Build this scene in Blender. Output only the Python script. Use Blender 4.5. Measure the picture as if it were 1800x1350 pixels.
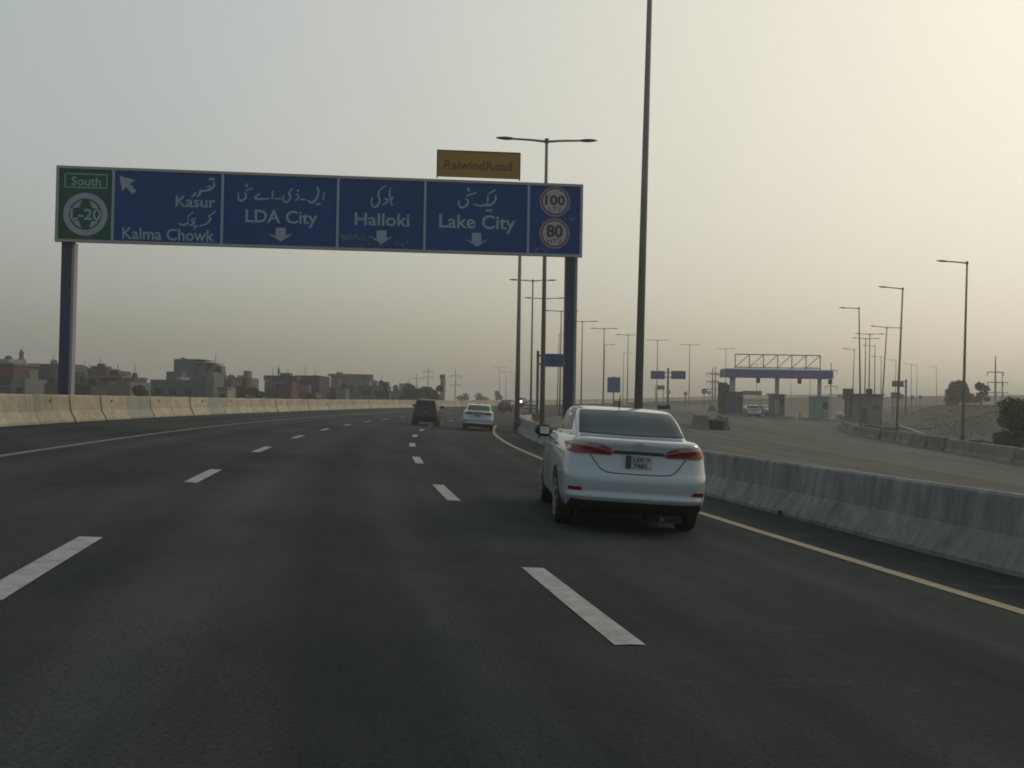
import bpy, bmesh, math, random
import numpy as np
from mathutils import Vector, Matrix
from mathutils.bvhtree import BVHTree
from mathutils.geometry import delaunay_2d_cdt
R = math.radians
random.seed(7)
for o in list(bpy.data.objects): bpy.data.objects.remove(o, do_unlink=True)
scene = bpy.context.scene
C = scene.collection

# ------------------------------------------------------------------ camera
CAM_H, FPX, PITCH, ROLL = 1.2827, 1760.0, 0.0192, 0.0175
camd = bpy.data.cameras.new('camera'); camd.sensor_width = 36.0
camd.lens = 36.0 * FPX / 1800.0; camd.clip_start = 0.05; camd.clip_end = 6000
cam = bpy.data.objects.new('camera', camd); C.objects.link(cam)
cam.matrix_world = (Matrix.Translation((0, 0, CAM_H)) @ Matrix.Rotation(math.pi / 2 + PITCH, 4, 'X')
                    @ Matrix.Rotation(ROLL, 4, 'Z'))
scene.camera = cam

# ------------------------------------------------------------------ sky and sun (low sun in thick dust, front right)
SUN_EL, SUN_AZ = R(27), R(57)          # azimuth measured from +Y towards +X
world = bpy.data.worlds.new('World'); scene.world = world; world.use_nodes = True
wn, wl = world.node_tree.nodes, world.node_tree.links
wn.clear()
sky = wn.new('ShaderNodeTexSky'); sky.sky_type = 'NISHITA'; sky.sun_disc = False
sky.sun_elevation = SUN_EL; sky.sun_rotation = SUN_AZ
sky.air_density = 1.0; sky.dust_density = 10.0; sky.ozone_density = 1.0; sky.altitude = 0
gam = wn.new('ShaderNodeGamma'); gam.inputs[1].default_value = 0.86
# thick dust: the aureole saturates instead of growing without limit
add = wn.new('ShaderNodeVectorMath'); add.operation = 'ADD'; add.inputs[1].default_value = (2.62, 2.42, 2.10)
div = wn.new('ShaderNodeVectorMath'); div.operation = 'DIVIDE'
tin = wn.new('ShaderNodeVectorMath'); tin.operation = 'MULTIPLY'; tin.inputs[1].default_value = (1.29, 1.225, 1.01)
bg = wn.new('ShaderNodeBackground'); bg.inputs['Strength'].default_value = 1.0
wo = wn.new('ShaderNodeOutputWorld')
# dust hides the lowest degrees of sky: look it up a little above the true horizon
tcw = wn.new('ShaderNodeTexCoord'); sep = wn.new('ShaderNodeSeparateXYZ'); cmb = wn.new('ShaderNodeCombineXYZ')
sq = wn.new('ShaderNodeMath'); sq.operation = 'MULTIPLY'; ad = wn.new('ShaderNodeMath'); ad.operation = 'ADD'; ad.inputs[1].default_value = .074 ** 2
rt_ = wn.new('ShaderNodeMath'); rt_.operation = 'SQRT'
wl.new(tcw.outputs['Generated'], sep.inputs[0]); wl.new(sep.outputs[2], sq.inputs[0]); wl.new(sep.outputs[2], sq.inputs[1]); wl.new(sq.outputs[0], ad.inputs[0]); wl.new(ad.outputs[0], rt_.inputs[0])
wl.new(sep.outputs[0], cmb.inputs[0]); wl.new(sep.outputs[1], cmb.inputs[1]); wl.new(rt_.outputs[0], cmb.inputs[2]); wl.new(cmb.outputs[0], sky.inputs['Vector'])
wl.new(sky.outputs[0], gam.inputs[0]); wl.new(gam.outputs[0], add.inputs[0]); wl.new(gam.outputs[0], div.inputs[0]); wl.new(add.outputs[0], div.inputs[1]); wl.new(div.outputs[0], tin.inputs[0])
wl.new(tin.outputs[0], bg.inputs['Color']); wl.new(bg.outputs[0], wo.inputs['Surface'])
sund = bpy.data.lights.new('sun', 'SUN'); sund.energy = 0.6; sund.angle = R(12); sund.color = (1.0, 0.82, 0.56)
sun = bpy.data.objects.new('sun', sund); C.objects.link(sun)
sdir = Vector((math.sin(SUN_AZ) * math.cos(SUN_EL), math.cos(SUN_AZ) * math.cos(SUN_EL), math.sin(SUN_EL)))
sun.rotation_euler = sdir.to_track_quat('Z', 'Y').to_euler(); sun.location = sdir * 300
vs = scene.view_settings
vs.view_transform = 'Standard'; vs.look = 'None'; vs.exposure = 0.0; vs.gamma = 1.0; vs.use_curve_mapping = False
scene.cycles.filter_width = 1.8

# ------------------------------------------------------------------ where things are
CAM_M = cam.matrix_world.copy()
def ray(px, py):
    v = Vector(((px - 900) / FPX, (675 - py) / FPX, -1.0))
    return (CAM_M.to_3x3() @ v)
def at(px, py, d):                      # point that lies d metres ahead
    v = ray(px, py); return Vector((0, 0, CAM_H)) + v * (d / v.y)

# carriageway axis: position along it s, offset to the right off
S0, S1 = -40, 346
_s = np.arange(S0, S1 + 1.0)
_k = np.where(_s < 90, .003696 - 9e-6 * np.clip(_s, 0, 90), .0033)
_i0 = -S0
_ph = np.concatenate([[0], np.cumsum((_k[1:] + _k[:-1]) / 2)]); _ph = _ph - _ph[_i0] - .2133
_m = (_ph[1:] + _ph[:-1]) / 2
_x = np.concatenate([[0], np.cumsum(np.sin(_m))]); _x -= _x[_i0]
_y = np.concatenate([[0], np.cumsum(np.cos(_m))]); _y -= _y[_i0]
def frame(s):
    return (float(np.interp(s, _s, _x)), float(np.interp(s, _s, _y)), float(np.interp(s, _s, _ph)))
def zlong(s):
    s = np.asarray(s, float)
    return np.where(s < 250, 7.2e-5 * np.clip(s - 60, 0, None) ** 2, 7.2e-5 * 190 ** 2 + .0274 * (s - 250))
def esup(s):
    return .0466 * np.clip((210 - np.asarray(s, float)) / 110, 0, 1)
def road(s, off, dz=0.0):
    x, y, p = frame(s)
    return Vector((x + off * math.cos(p), y - off * math.sin(p), float(zlong(s) - esup(s) * off) + dz))
def so_arr(X, Y):
    X = np.atleast_1d(np.asarray(X, float)); Y = np.atleast_1d(np.asarray(Y, float))
    d2 = (X[:, None] - _x[None]) ** 2 + (Y[:, None] - _y[None]) ** 2
    i = d2.argmin(1); p = _ph[i]
    dx, dy = X - _x[i], Y - _y[i]
    return _s[i] + dx * np.sin(p) + dy * np.cos(p), dx * np.cos(p) - dy * np.sin(p)
def sstep(a, b, t):
    t = np.clip((t - a) / (b - a), 0, 1); return t * t * (3 - 2 * t)
def plane_z(X, Y):
    return -.66 - .04 * np.clip(X, -5, 60) + .0158 * np.clip(Y, -20, 150)
def berm(X, Y):
    a1 = np.array([36., 84.]); u1 = np.array([14., 48.]); u1 /= np.linalg.norm(u1)
    d1 = (X - a1[0]) * u1[1] - (Y - a1[1]) * u1[0]
    u2 = np.array([44., 16.]); u2 /= np.linalg.norm(u2)
    d2 = -(X - a1[0]) * u2[1] + (Y - a1[1]) * u2[0]
    w = np.minimum(d1, d2) + 0.9 * np.sin(X * .35) + .7 * np.sin(Y * .27 + 1)
    return 3.0 * sstep(0, 10, w)
def terrain_arr(X, Y):
    X = np.atleast_1d(np.asarray(X, float)); Y = np.atleast_1d(np.asarray(Y, float))
    s, o = so_arr(X, Y)
    zl_, e = zlong(s), esup(s)
    zr = zl_ - e * np.clip(o, -9.6, 8)
    left = np.maximum(zr - .3 * np.clip(-o - 9.6, 0, None), np.minimum(zr, -1.5))
    t = sstep(8, 22, o)
    right = zr * (1 - t) + (plane_z(X, Y) + berm(X, Y)) * t
    return np.where(o < 0, left, right)
def ground(x, y): return float(terrain_arr(x, y)[0])
def on_plaza(px, py):                   # where the line of sight meets the toll road surface
    v = ray(px, py); d = 30.0
    for _ in range(60):
        p = Vector((0, 0, CAM_H)) + v * (d / v.y)
        g = ground(p.x, p.y); f = p.z - g
        d += f / max(.02, -(v.z / v.y) + .0158) * .5
        d = min(max(d, 5), 400)
    p.z = g; return p

# ------------------------------------------------------------------ materials
def P(m): return m.node_tree.nodes['Principled BSDF']
def mat(name, col, rough=.7, metal=0, spec=.3, var=None, scale=4.0, stretch=(1, 1, 1), bump=0, bscale=60, coat=0, emit=None, estr=0, detail=5, objvar=0, streak=0):
    m = bpy.data.materials.new(name); m.use_nodes = True
    n, l = m.node_tree.nodes, m.node_tree.links; p = P(m)
    p.inputs['Base Color'].default_value = (*col, 1); p.inputs['Roughness'].default_value = rough
    p.inputs['Metallic'].default_value = metal; p.inputs['Specular IOR Level'].default_value = spec
    if coat: p.inputs['Coat Weight'].default_value = coat; p.inputs['Coat Roughness'].default_value = .08
    if emit: p.inputs['Emission Color'].default_value = (*emit, 1); p.inputs['Emission Strength'].default_value = estr
    if var or bump:
        g = n.new('ShaderNodeNewGeometry')
    if var:
        mp = n.new('ShaderNodeMapping'); mp.inputs['Scale'].default_value = stretch
        t = n.new('ShaderNodeTexNoise'); t.inputs['Scale'].default_value = scale; t.inputs['Detail'].default_value = detail; t.inputs['Roughness'].default_value = .65
        r = n.new('ShaderNodeValToRGB'); r.color_ramp.elements[0].position = .33; r.color_ramp.elements[1].position = .68
        r.color_ramp.elements[0].color = (*var, 1); r.color_ramp.elements[1].color = (*col, 1)
        l.new(g.outputs['Position'], mp.inputs[0]); l.new(mp.outputs[0], t.inputs['Vector']); l.new(t.outputs['Fac'], r.inputs[0]); l.new(r.outputs[0], p.inputs['Base Color'])
    if var and streak:
        mp3 = n.new('ShaderNodeMapping'); mp3.inputs['Scale'].default_value = (4.5, 4.5, .35)
        t3 = n.new('ShaderNodeTexNoise'); t3.inputs['Scale'].default_value = 1.6; t3.inputs['Detail'].default_value = 6; t3.inputs['Roughness'].default_value = .7
        r3 = n.new('ShaderNodeValToRGB'); r3.color_ramp.elements[0].position = .36; r3.color_ramp.elements[1].position = .56
        k3 = 1 - streak; r3.color_ramp.elements[0].color = (k3, k3, k3, 1); r3.color_ramp.elements[1].color = (1.06, 1.06, 1.05, 1)
        m3 = n.new('ShaderNodeMix'); m3.data_type = 'RGBA'; m3.blend_type = 'MULTIPLY'; m3.inputs[0].default_value = 1
        l.new(g.outputs['Position'], mp3.inputs[0]); l.new(mp3.outputs[0], t3.inputs['Vector']); l.new(t3.outputs['Fac'], r3.inputs[0])
        l.new(r.outputs[0], m3.inputs[6]); l.new(r3.outputs[0], m3.inputs[7]); l.new(m3.outputs[2], p.inputs['Base Color'])
        class _R: outputs = [m3.outputs[2]]
        r = _R
    if var and objvar:
        oi = n.new('ShaderNodeObjectInfo'); mr = n.new('ShaderNodeMapRange'); mr.inputs[3].default_value = 1 - objvar; mr.inputs[4].default_value = 1 + objvar * .6
        vm = n.new('ShaderNodeVectorMath'); vm.operation = 'SCALE'
        l.new(oi.outputs['Random'], mr.inputs[0]); l.new(r.outputs[0], vm.inputs[0]); l.new(mr.outputs[0], vm.inputs[3]); l.new(vm.outputs[0], p.inputs['Base Color'])
    if bump:
        t2 = n.new('ShaderNodeTexNoise'); t2.inputs['Scale'].default_value = bscale; t2.inputs['Detail'].default_value = 4
        b = n.new('ShaderNodeBump'); b.inputs['Strength'].default_value = bump; b.inputs['Distance'].default_value = .02
        l.new(g.outputs['Position'], t2.inputs['Vector']); l.new(t2.outputs['Fac'], b.inputs['Height']); l.new(b.outputs[0], p.inputs['Normal'])
    return m
def road_mat(name, c1, c2, c3, track=.5, rough=.8, lanes=False):
    # UV.x = metres along, UV.y = metres across
    m = bpy.data.materials.new(name); m.use_nodes = True
    n, l = m.node_tree.nodes, m.node_tree.links; p = P(m)
    p.inputs['Roughness'].default_value = .95; p.inputs['Specular IOR Level'].default_value = .08
    uv = n.new('ShaderNodeUVMap'); uv.uv_map = 'UVMap'
    def noise(sc, det, rgh=.6):
        mp = n.new('ShaderNodeMapping'); mp.inputs['Scale'].default_value = sc
        t = n.new('ShaderNodeTexNoise'); t.inputs['Scale'].default_value = 1; t.inputs['Detail'].default_value = det; t.inputs['Roughness'].default_value = rgh
        l.new(uv.outputs[0], mp.inputs[0]); l.new(mp.outputs[0], t.inputs['Vector']); return t.outputs['Fac']
    def ramp(f, a, b, ca, cb):
        r = n.new('ShaderNodeValToRGB'); r.color_ramp.elements[0].position = a; r.color_ramp.elements[1].position = b
        r.color_ramp.elements[0].color = (*ca, 1); r.color_ramp.elements[1].color = (*cb, 1); l.new(f, r.inputs[0]); return r.outputs[0]
    def mix(f, a, b, kind='MIX'):
        x = n.new('ShaderNodeMix'); x.data_type = 'RGBA'; x.blend_type = kind
        if isinstance(f, float): x.inputs[0].default_value = f
        else: l.new(f, x.inputs[0])
        l.new(a, x.inputs[6]); l.new(b, x.inputs[7]); return x.outputs[2]
    tracks = ramp(noise((.012, .9, 1), 3), .35, .65, c1, c2)
    patch = ramp(noise((.11, .22, 1), 7, .72), .41, .63, c1, c3)
    base = mix(track, patch, tracks)
    spk = ramp(noise((38, 38, 1), 3, .7), .3, .75, (.55, .55, .55), (1.5, 1.5, 1.5))
    out = mix(.8, base, spk, 'MULTIPLY')
    if lanes:
        sx = n.new('ShaderNodeSeparateXYZ'); l.new(uv.outputs[0], sx.inputs[0])
        a1 = n.new('ShaderNodeMath'); a1.operation = 'ADD'; a1.inputs[1].default_value = 1.81 + 36.5
        d1 = n.new('ShaderNodeMath'); d1.operation = 'DIVIDE'; d1.inputs[1].default_value = 3.65
        f1 = n.new('ShaderNodeMath'); f1.operation = 'FRACT'
        l.new(sx.outputs[1], a1.inputs[0]); l.new(a1.outputs[0], d1.inputs[0]); l.new(d1.outputs[0], f1.inputs[0])
        wt = n.new('ShaderNodeValToRGB'); wt.color_ramp.interpolation = 'EASE'; e = wt.color_ramp.elements
        e[0].position = .0; e[0].color = (.92, .92, .92, 1); e[1].position = 1; e[1].color = (.92, .92, .92, 1)
        for ps, c in ((.13, .95), (.27, 1.28), (.40, .86), (.5, .74), (.60, .86), (.73, 1.28), (.87, .95)):
            q = e.new(ps); q.color = (c, c, c * .985, 1)
        l.new(f1.outputs[0], wt.inputs[0])
        nz = ramp(noise((.05, .7, 1), 4), .3, .7, (.15, .15, .15), (1, 1, 1))
        mm = n.new('ShaderNodeMix'); mm.data_type = 'RGBA'; mm.blend_type = 'MULTIPLY'; l.new(nz, mm.inputs[0]); l.new(out, mm.inputs[6]); l.new(wt.outputs[0], mm.inputs[7]); out = mm.outputs[2]
    # thin cross scuffs and pale dust marks
    sc = ramp(noise((1.1, .25, 1), 7, .75), .60, .76, (0, 0, 0), (1, 1, 1))
    xx = n.new('ShaderNodeMix'); xx.data_type = 'RGBA'; l.new(sc, xx.inputs[0])
    l.new(out, xx.inputs[6]); xx.inputs[7].default_value = (*[c * 1.55 for c in c2], 1)
    l.new(xx.outputs[2], p.inputs['Base Color'])
    b = n.new('ShaderNodeBump'); b.inputs['Strength'].default_value = .35; b.inputs['Distance'].default_value = .012
    l.new(noise((45, 45, 1), 3), b.inputs['Height']); l.new(b.outputs[0], p.inputs['Normal'])
    return m
M = {}
M['asphalt'] = road_mat('asphalt', (.0140, .0195, .0225), (.040, .0455, .0485), (.052, .0570, .0585), lanes=True)
M['plaza'] = road_mat('dusty_asphalt', (.058, .060, .056), (.155, .151, .136), (.104, .103, .094), .6)
M['dirt'] = mat('dusty_ground', (.098, .097, .080), .95, var=(.052, .054, .045), scale=.25, bump=.6, bscale=6, spec=.1)
M['white_line'] = mat('white_road_paint', (.33, .345, .34), .7, var=(.17, .18, .178), scale=5, detail=9, bump=.2)
M['edge_white'] = mat('dusty_white_paint', (.165, .146, .105), .7, var=(.095, .086, .066), scale=6)
M['yellow_line'] = mat('yellow_road_paint', (.30, .25, .14), .7, var=(.19, .165, .11), scale=8, bump=.2)
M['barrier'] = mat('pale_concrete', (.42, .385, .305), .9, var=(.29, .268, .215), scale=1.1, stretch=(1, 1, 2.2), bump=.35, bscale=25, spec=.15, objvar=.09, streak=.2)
M['barrier_grey'] = mat('grey_concrete', (.30, .295, .275), .9, var=(.22, .22, .205), scale=1.6, bump=.35, bscale=25, spec=.15)
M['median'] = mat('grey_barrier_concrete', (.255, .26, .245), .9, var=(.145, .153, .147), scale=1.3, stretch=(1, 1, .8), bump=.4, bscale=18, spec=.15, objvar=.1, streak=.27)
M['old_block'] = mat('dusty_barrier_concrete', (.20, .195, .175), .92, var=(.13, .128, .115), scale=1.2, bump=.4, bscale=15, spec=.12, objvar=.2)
M['hole'] = mat('scupper_black', (.012, .012, .012), .9)
M['reflector'] = mat('orange_reflector', (.45, .09, .03), .4)
M['reflector_dark'] = mat('dark_reflector', (.07, .05, .04), .5)
M['steel'] = mat('galvanised_steel', (.20, .19, .175), .6, .1, var=(.14, .13, .12), scale=2, stretch=(3, 3, .4))
M['steel_dark'] = mat('dark_steel', (.075, .075, .075), .6, .2)
M['post_blue'] = mat('navy_painted_steel', (.030, .040, .070), .55, .1)
M['post_edge'] = mat('grey_painted_steel', (.24, .245, .25), .55, .1)
M['sign_blue'] = mat('blue_sign_sheet', (.002, .052, .185), .6, var=(.0015, .041, .150), scale=.8, spec=.06)
M['sign_green'] = mat('green_sign_sheet', (.012, .080, .050), .5, var=(.009, .064, .041), scale=.8, spec=.08)
M['sign_yellow'] = mat('yellow_sign_sheet', (.28, .155, .020), .55, var=(.24, .13, .018), scale=1)
M['sign_white'] = mat('white_reflective_sheet', (.225, .275, .335), .5)
M['sign_grey'] = mat('grey_reflective_sheet', (.29, .29, .31), .5)
M['sign_frame'] = mat('aluminium_sign_frame', (.26, .26, .255), .55, .1)
M['sign_red'] = mat('red_sign_print', (.10, .035, .04), .5)
M['sign_rim'] = mat('pink_grey_rim', (.21, .18, .19), .5)
M['black_print'] = mat('black_sign_print', (.02, .02, .02), .5)
M['brown_print'] = mat('brown_sign_print', (.075, .038, .012), .5)
M['smudge'] = mat('pale_dust_on_sign', (.075, .115, .17), .9)
M['paint_white'] = mat('white_car_paint', (.290, .338, .37), .22, spec=.5, coat=.8)
M['paint_black'] = mat('black_car_paint', (.010, .010, .011), .45, spec=.4, coat=.25)
M['paint_grey'] = mat('grey_car_paint', (.16, .17, .18), .35, .3, spec=.5, coat=.5)
M['paint_silver'] = mat('silver_car_paint', (.42, .43, .44), .35, .3, spec=.5, coat=.5)
M['glass'] = mat('tinted_glass', (.020, .042, .055), .15, spec=.06)
P(M['glass']).inputs['Specular Tint'].default_value = (.55, .80, 1, 1)
M['glass_dark'] = mat('dark_glass', (.006, .007, .008), .25, spec=.25)
M['tyre'] = mat('tyre_rubber', (.013, .013, .013), .85)
M['rim'] = mat('alloy_rim', (.30, .30, .30), .4, .7)
M['plastic'] = mat('black_plastic', (.012, .012, .013), .6)
M['seam'] = mat('panel_gap', (.07, .08, .085), .8)
M['lamp_red'] = mat('red_lamp_lens', (.15, .003, .006), .15, spec=.5, coat=.15)
M['lamp_clear'] = mat('clear_lamp_lens', (.28, .22, .22), .18, spec=.6, coat=.5)
M['chrome'] = mat('chrome', (.55, .57, .58), .2, 1)
M['plate'] = mat('number_plate', (.27, .285, .29), .5)
M['plate_green'] = mat('plate_green_band', (.02, .06, .05), .5)
M['plate_text'] = mat('plate_print', (.06, .07, .08), .6)
M['badge'] = mat('badge_metal', (.30, .33, .36), .3, .8)
M['headlight_on'] = mat('lit_headlight', (.9, .9, .85), .2, emit=(1, .95, .86), estr=9)
M['tail_on'] = mat('lit_tail_lamp', (.5, .1, .1), .2, emit=(1, .75, .7), estr=6)
M['brick'] = mat('red_brick', (.115, .058, .045), .95, var=(.072, .044, .037), scale=.7)
M['plaster'] = mat('grey_plaster', (.15, .15, .14), .95, var=(.10, .102, .097), scale=.5)
M['plaster_blue'] = mat('blue_grey_plaster', (.085, .108, .118), .95, var=(.060, .077, .086), scale=.5)
M['plaster_light'] = mat('light_plaster', (.25, .25, .235), .95, var=(.18, .18, .168), scale=.5)
M['plaster_dark'] = mat('dark_plaster', (.048, .050, .048), .95, var=(.032, .033, .032), scale=.6)
M['opening'] = mat('unlit_opening', (.015, .016, .017), .6)
M['toll_blue'] = mat('blue_fascia', (.065, .080, .23), .5, var=(.085, .10, .26), scale=.5)
M['toll_white'] = mat('white_fascia_trim', (.45, .46, .48), .5)
M['toll_teal'] = mat('teal_booth_panel', (.10, .22, .20), .5)
M['toll_dark'] = mat('dark_booth_panel', (.045, .065, .070), .5)
M['toll_column'] = mat('grey_blue_column', (.27, .32, .36), .5)
M['toll_navy'] = mat('navy_booth_panel', (.015, .03, .11), .5)
M['bark'] = mat('bark', (.075, .058, .042), .95)
M['leaf'] = mat('green_leaves', (.050, .075, .030), .7, var=(.030, .048, .020), scale=1.5)
M['leaf_dull'] = mat('dusty_leaves', (.060, .072, .042), .8, var=(.038, .048, .030), scale=1.2)
M['rubble'] = mat('dark_rubble', (.06, .056, .048), .95, var=(.035, .033, .03), scale=2)
M['kerb'] = mat('kerb_concrete', (.24, .225, .19), .9, var=(.17, .16, .14), scale=2)

# ------------------------------------------------------------------ mesh helpers
class MB:
    def __init__(s): s.v = []; s.f = []; s.mi = []; s.cm = 0
    def add(s, vs_, fs_):
        b = len(s.v); s.v += [tuple(p) for p in vs_]
        for f in fs_: s.f.append(tuple(i + b for i in f)); s.mi.append(s.cm)
        return s
    def box(s, c, d, rz=0, mtx=None, bev=0):
        x, y, z = d[0] / 2, d[1] / 2, d[2] / 2
        if bev:
            vs_ = []
            for sz in (-1, 1):
                for (a, b_) in ((-x + bev, -y), (x - bev, -y), (x, -y + bev), (x, y - bev), (x - bev, y), (-x + bev, y), (-x, y - bev), (-x, -y + bev)):
                    vs_.append(Vector((a, b_, sz * z)))
            fs_ = [(7, 6, 5, 4, 3, 2, 1, 0), tuple(range(8, 16))] + [(i, (i + 1) % 8, (i + 1) % 8 + 8, i + 8) for i in range(8)]
        else:
            vs_ = [Vector((i, j, k)) for k in (-z, z) for j in (-y, y) for i in (-x, x)]
            fs_ = [(0, 2, 3, 1), (4, 5, 7, 6), (0, 1, 5, 4), (2, 6, 7, 3), (0, 4, 6, 2), (1, 3, 7, 5)]
        m = mtx if mtx else Matrix.Translation(c) @ Matrix.Rotation(rz, 4, 'Z')
        return s.add([m @ v for v in vs_], fs_)
    def bar(s, a, b, w, h=None, up=Vector((0, 0, 1))):
        a, b = Vector(a), Vector(b); h = h or w
        d = (b - a); L = d.length; d.normalize()
        u = d.cross(up)
        if u.length < 1e-4: u = d.cross(Vector((0, 1, 0)))
        u.normalize(); t = u.cross(d)
        vs_ = [p + u * i * w / 2 + t * j * h / 2 for p in (a, b) for (i, j) in ((-1, -1), (1, -1), (1, 1), (-1, 1))]
        return s.add(vs_, [(3, 2, 1, 0), (4, 5, 6, 7), (0, 1, 5, 4), (1, 2, 6, 5), (2, 3, 7, 6), (3, 0, 4, 7)])
    def tube(s, pts, rads, n=10, caps=True):
        pts = [Vector(p) for p in pts]; rings = []
        for i, p in enumerate(pts):
            d = (pts[min(i + 1, len(pts) - 1)] - pts[max(i - 1, 0)]).normalized()
            u = d.cross(Vector((0, 0, 1)))
            if u.length < .05: u = d.cross(Vector((0, 1, 0)))
            u.normalize(); t = u.cross(d)
            r = rads[i] if isinstance(rads, (list, tuple)) else rads
            rings.append([p + (u * math.cos(2 * math.pi * k / n) + t * math.sin(2 * math.pi * k / n)) * r for k in range(n)])
        return s.loft(rings, caps)
    def loft(s, rings, caps=True):
        n = len(rings[0]); vs_ = [p for r in rings for p in r]; fs_ = []
        for i in range(len(rings) - 1):
            for k in range(n):
                a, b = i * n + k, i * n + (k + 1) % n
                fs_.append((a, b, b + n, a + n))
        if caps:
            fs_.append(tuple(reversed(range(n)))); fs_.append(tuple((len(rings) - 1) * n + k for k in range(n)))
        return s.add(vs_, fs_)
    def prism(s, poly, y0, y1):             # polygon in local x,z extruded along y
        n = len(poly); vs_ = [(x, y0, z) for x, z in poly] + [(x, y1, z) for x, z in poly]
        fs_ = [tuple(range(n)), tuple(reversed(range(n, 2 * n)))] + [((i + 1) % n, i, i + n, (i + 1) % n + n) for i in range(n)]
        return s.add(vs_, fs_)
    def mesh(s, name, smooth=False):
        me = bpy.data.meshes.new(name); me.from_pydata(s.v, [], s.f); me.update()
        if smooth:
            for p in me.polygons: p.use_smooth = True
        return me
    def build(s, name, m, parent=None, smooth=False, **k):
        return link(name, s.mesh(name, smooth), m, parent, **k)
def link(name, me, m, parent=None, loc=None):
    o = bpy.data.objects.new(name, me); C.objects.link(o)
    if m is not None:
        mm = M[m] if isinstance(m, str) else m
        if not me.materials: me.materials.append(mm)
    if parent: o.parent = parent
    if loc is not None: o.location = loc
    return o
def tag(o, label, cat, group=None):
    o['label'] = label; o['category'] = cat
    if group: o['group'] = group
    return o
def thing(name, label, cat, loc=(0, 0, 0), rz=0, group=None):
    o = bpy.data.objects.new(name, None); C.objects.link(o); o.location = loc; o.rotation_euler = (0, 0, rz)
    o.empty_display_size = .3
    return tag(o, label, cat, group)
def struct(o): o['kind'] = 'structure'; return o
def copy_tree(o, parent=None):
    c = o.copy(); C.objects.link(c); c.parent = parent
    for ch in list(o.children): copy_tree(ch, c)
    return c
def fix_normals(me):
    bm = bmesh.new(); bm.from_mesh(me); bmesh.ops.recalc_face_normals(bm, faces=bm.faces); bm.to_mesh(me); bm.free(); return me

# ================================================================== ground
def axis(fine0, fine1, step, lo, hi):
    a = list(np.arange(fine0, fine1 + .01, step)); g = step
    v = fine1
    while v < hi: g *= 1.35; v += g; a.append(min(v, hi))
    g = step; v = fine0
    while v > lo: g *= 1.35; v -= g; a.insert(0, max(v, lo))
    return np.array(a)
gx, gy = axis(-40, 110, 2.0, -900, 900), axis(-30, 310, 2.5, -60, 1500)
GX, GY = np.meshgrid(gx, gy)
GZ = np.concatenate([terrain_arr(r, c) for r, c in zip(GX, GY)]).reshape(GX.shape)
GS, GO = [], []
rs_ = np.random.RandomState(3)
_so = [so_arr(r, c)[1] for r, c in zip(GX, GY)]
GO = np.array(_so)
bump_ = (rs_.rand(*GX.shape) - .5) * .12
GZ = GZ - .10 + np.where((GO > 24) | (GO < -14), bump_, 0)
nx_, ny_ = len(gx), len(gy)
vv = np.stack([GX, GY, GZ], -1).reshape(-1, 3).tolist()
ff = [(j * nx_ + i, j * nx_ + i + 1, (j + 1) * nx_ + i + 1, (j + 1) * nx_ + i) for j in range(ny_ - 1) for i in range(nx_ - 1)]
me = bpy.data.meshes.new('ground'); me.from_pydata(vv, [], ff)
for p in me.polygons: p.use_smooth = True
struct(link('ground', me, 'dirt'))

def sheet(name, m, rows, parent=None, uvs=None):
    n = len(rows[0]); v = [p for r in rows for p in r]
    f = [(j * n + i, j * n + i + 1, (j + 1) * n + i + 1, (j + 1) * n + i) for j in range(len(rows) - 1) for i in range(n - 1)]
    me = bpy.data.meshes.new(name); me.from_pydata(v, [], f)
    for p in me.polygons: p.use_smooth = True
    if uvs:
        u = me.uv_layers.new(name='UVMap'); flat = [q for r in uvs for q in r]
        for lp in me.loops: u.data[lp.index].uv = flat[lp.vertex_index]
    return link(name, me, m, parent)

offs = [-9.4, -8, -6, -4, -2, 0, 2, 4, 6, 7.3]
ss = list(range(-24, 345, 2))
road_o = struct(sheet('motorway', 'asphalt', [[road(s, o) for o in offs] for s in ss], uvs=[[(s, o) for o in offs] for s in ss]))

# toll road: ruled sheet between the median and the right-hand barrier
rb_px = [(1480, 752), (1500, 763), (1540, 772), (1600, 782), (1700, 800), (1800, 818)]
rb = [on_plaza(*q) for q in rb_px]
dirv = (rb[-1] - rb[-2]).normalized(); 
near_pts = [rb[-1] + dirv * t for t in (6, 12, 20, 30, 42)]
rcurve = [Vector((p.x, p.y, 0)) for p in reversed(near_pts)] + [Vector((p.x, p.y, 0)) for p in reversed(rb)] + [Vector(q) for q in ((34, 92, 0), (40.5, 112, 0), (44, 128, 0), (47, 150, 0), (56, 180, 0), (70, 215, 0))]
def resample(pts, n):
    L = [0]
    for a, b in zip(pts, pts[1:]): L.append(L[-1] + (b - a).length)
    out = []
    for t in np.linspace(0, L[-1], n):
        i = min(max(np.searchsorted(L, t) - 1, 0), len(pts) - 2)
        u = (t - L[i]) / (L[i + 1] - L[i]); out.append(pts[i].lerp(pts[i + 1], u))
    return out
NR = 120
rc = resample(rcurve, NR)
lc = [road(s, 7.35) for s in np.linspace(-20, 205, NR)]
rows, uvs = [], []
for a, b in zip(lc, rc):
    r, u = [], []
    for t in np.linspace(0, 1, 25):
        p = Vector((a.x, a.y, 0)).lerp(Vector((b.x, b.y, 0)), float(t)); r.append(p)
    rows.append(r)
XX = np.array([[p.x for p in r] for r in rows]); YY = np.array([[p.y for p in r] for r in rows])
ZZ = np.array([terrain_arr(a, b) for a, b in zip(XX, YY)])
acc = np.concatenate([[0], np.cumsum(np.hypot(np.diff(XX[:, 12]), np.diff(YY[:, 12])))])
rows = [[(XX[j, i], YY[j, i], ZZ[j, i] + (.004 if i == 0 else .02)) for i in range(25)] for j in range(NR)]
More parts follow.
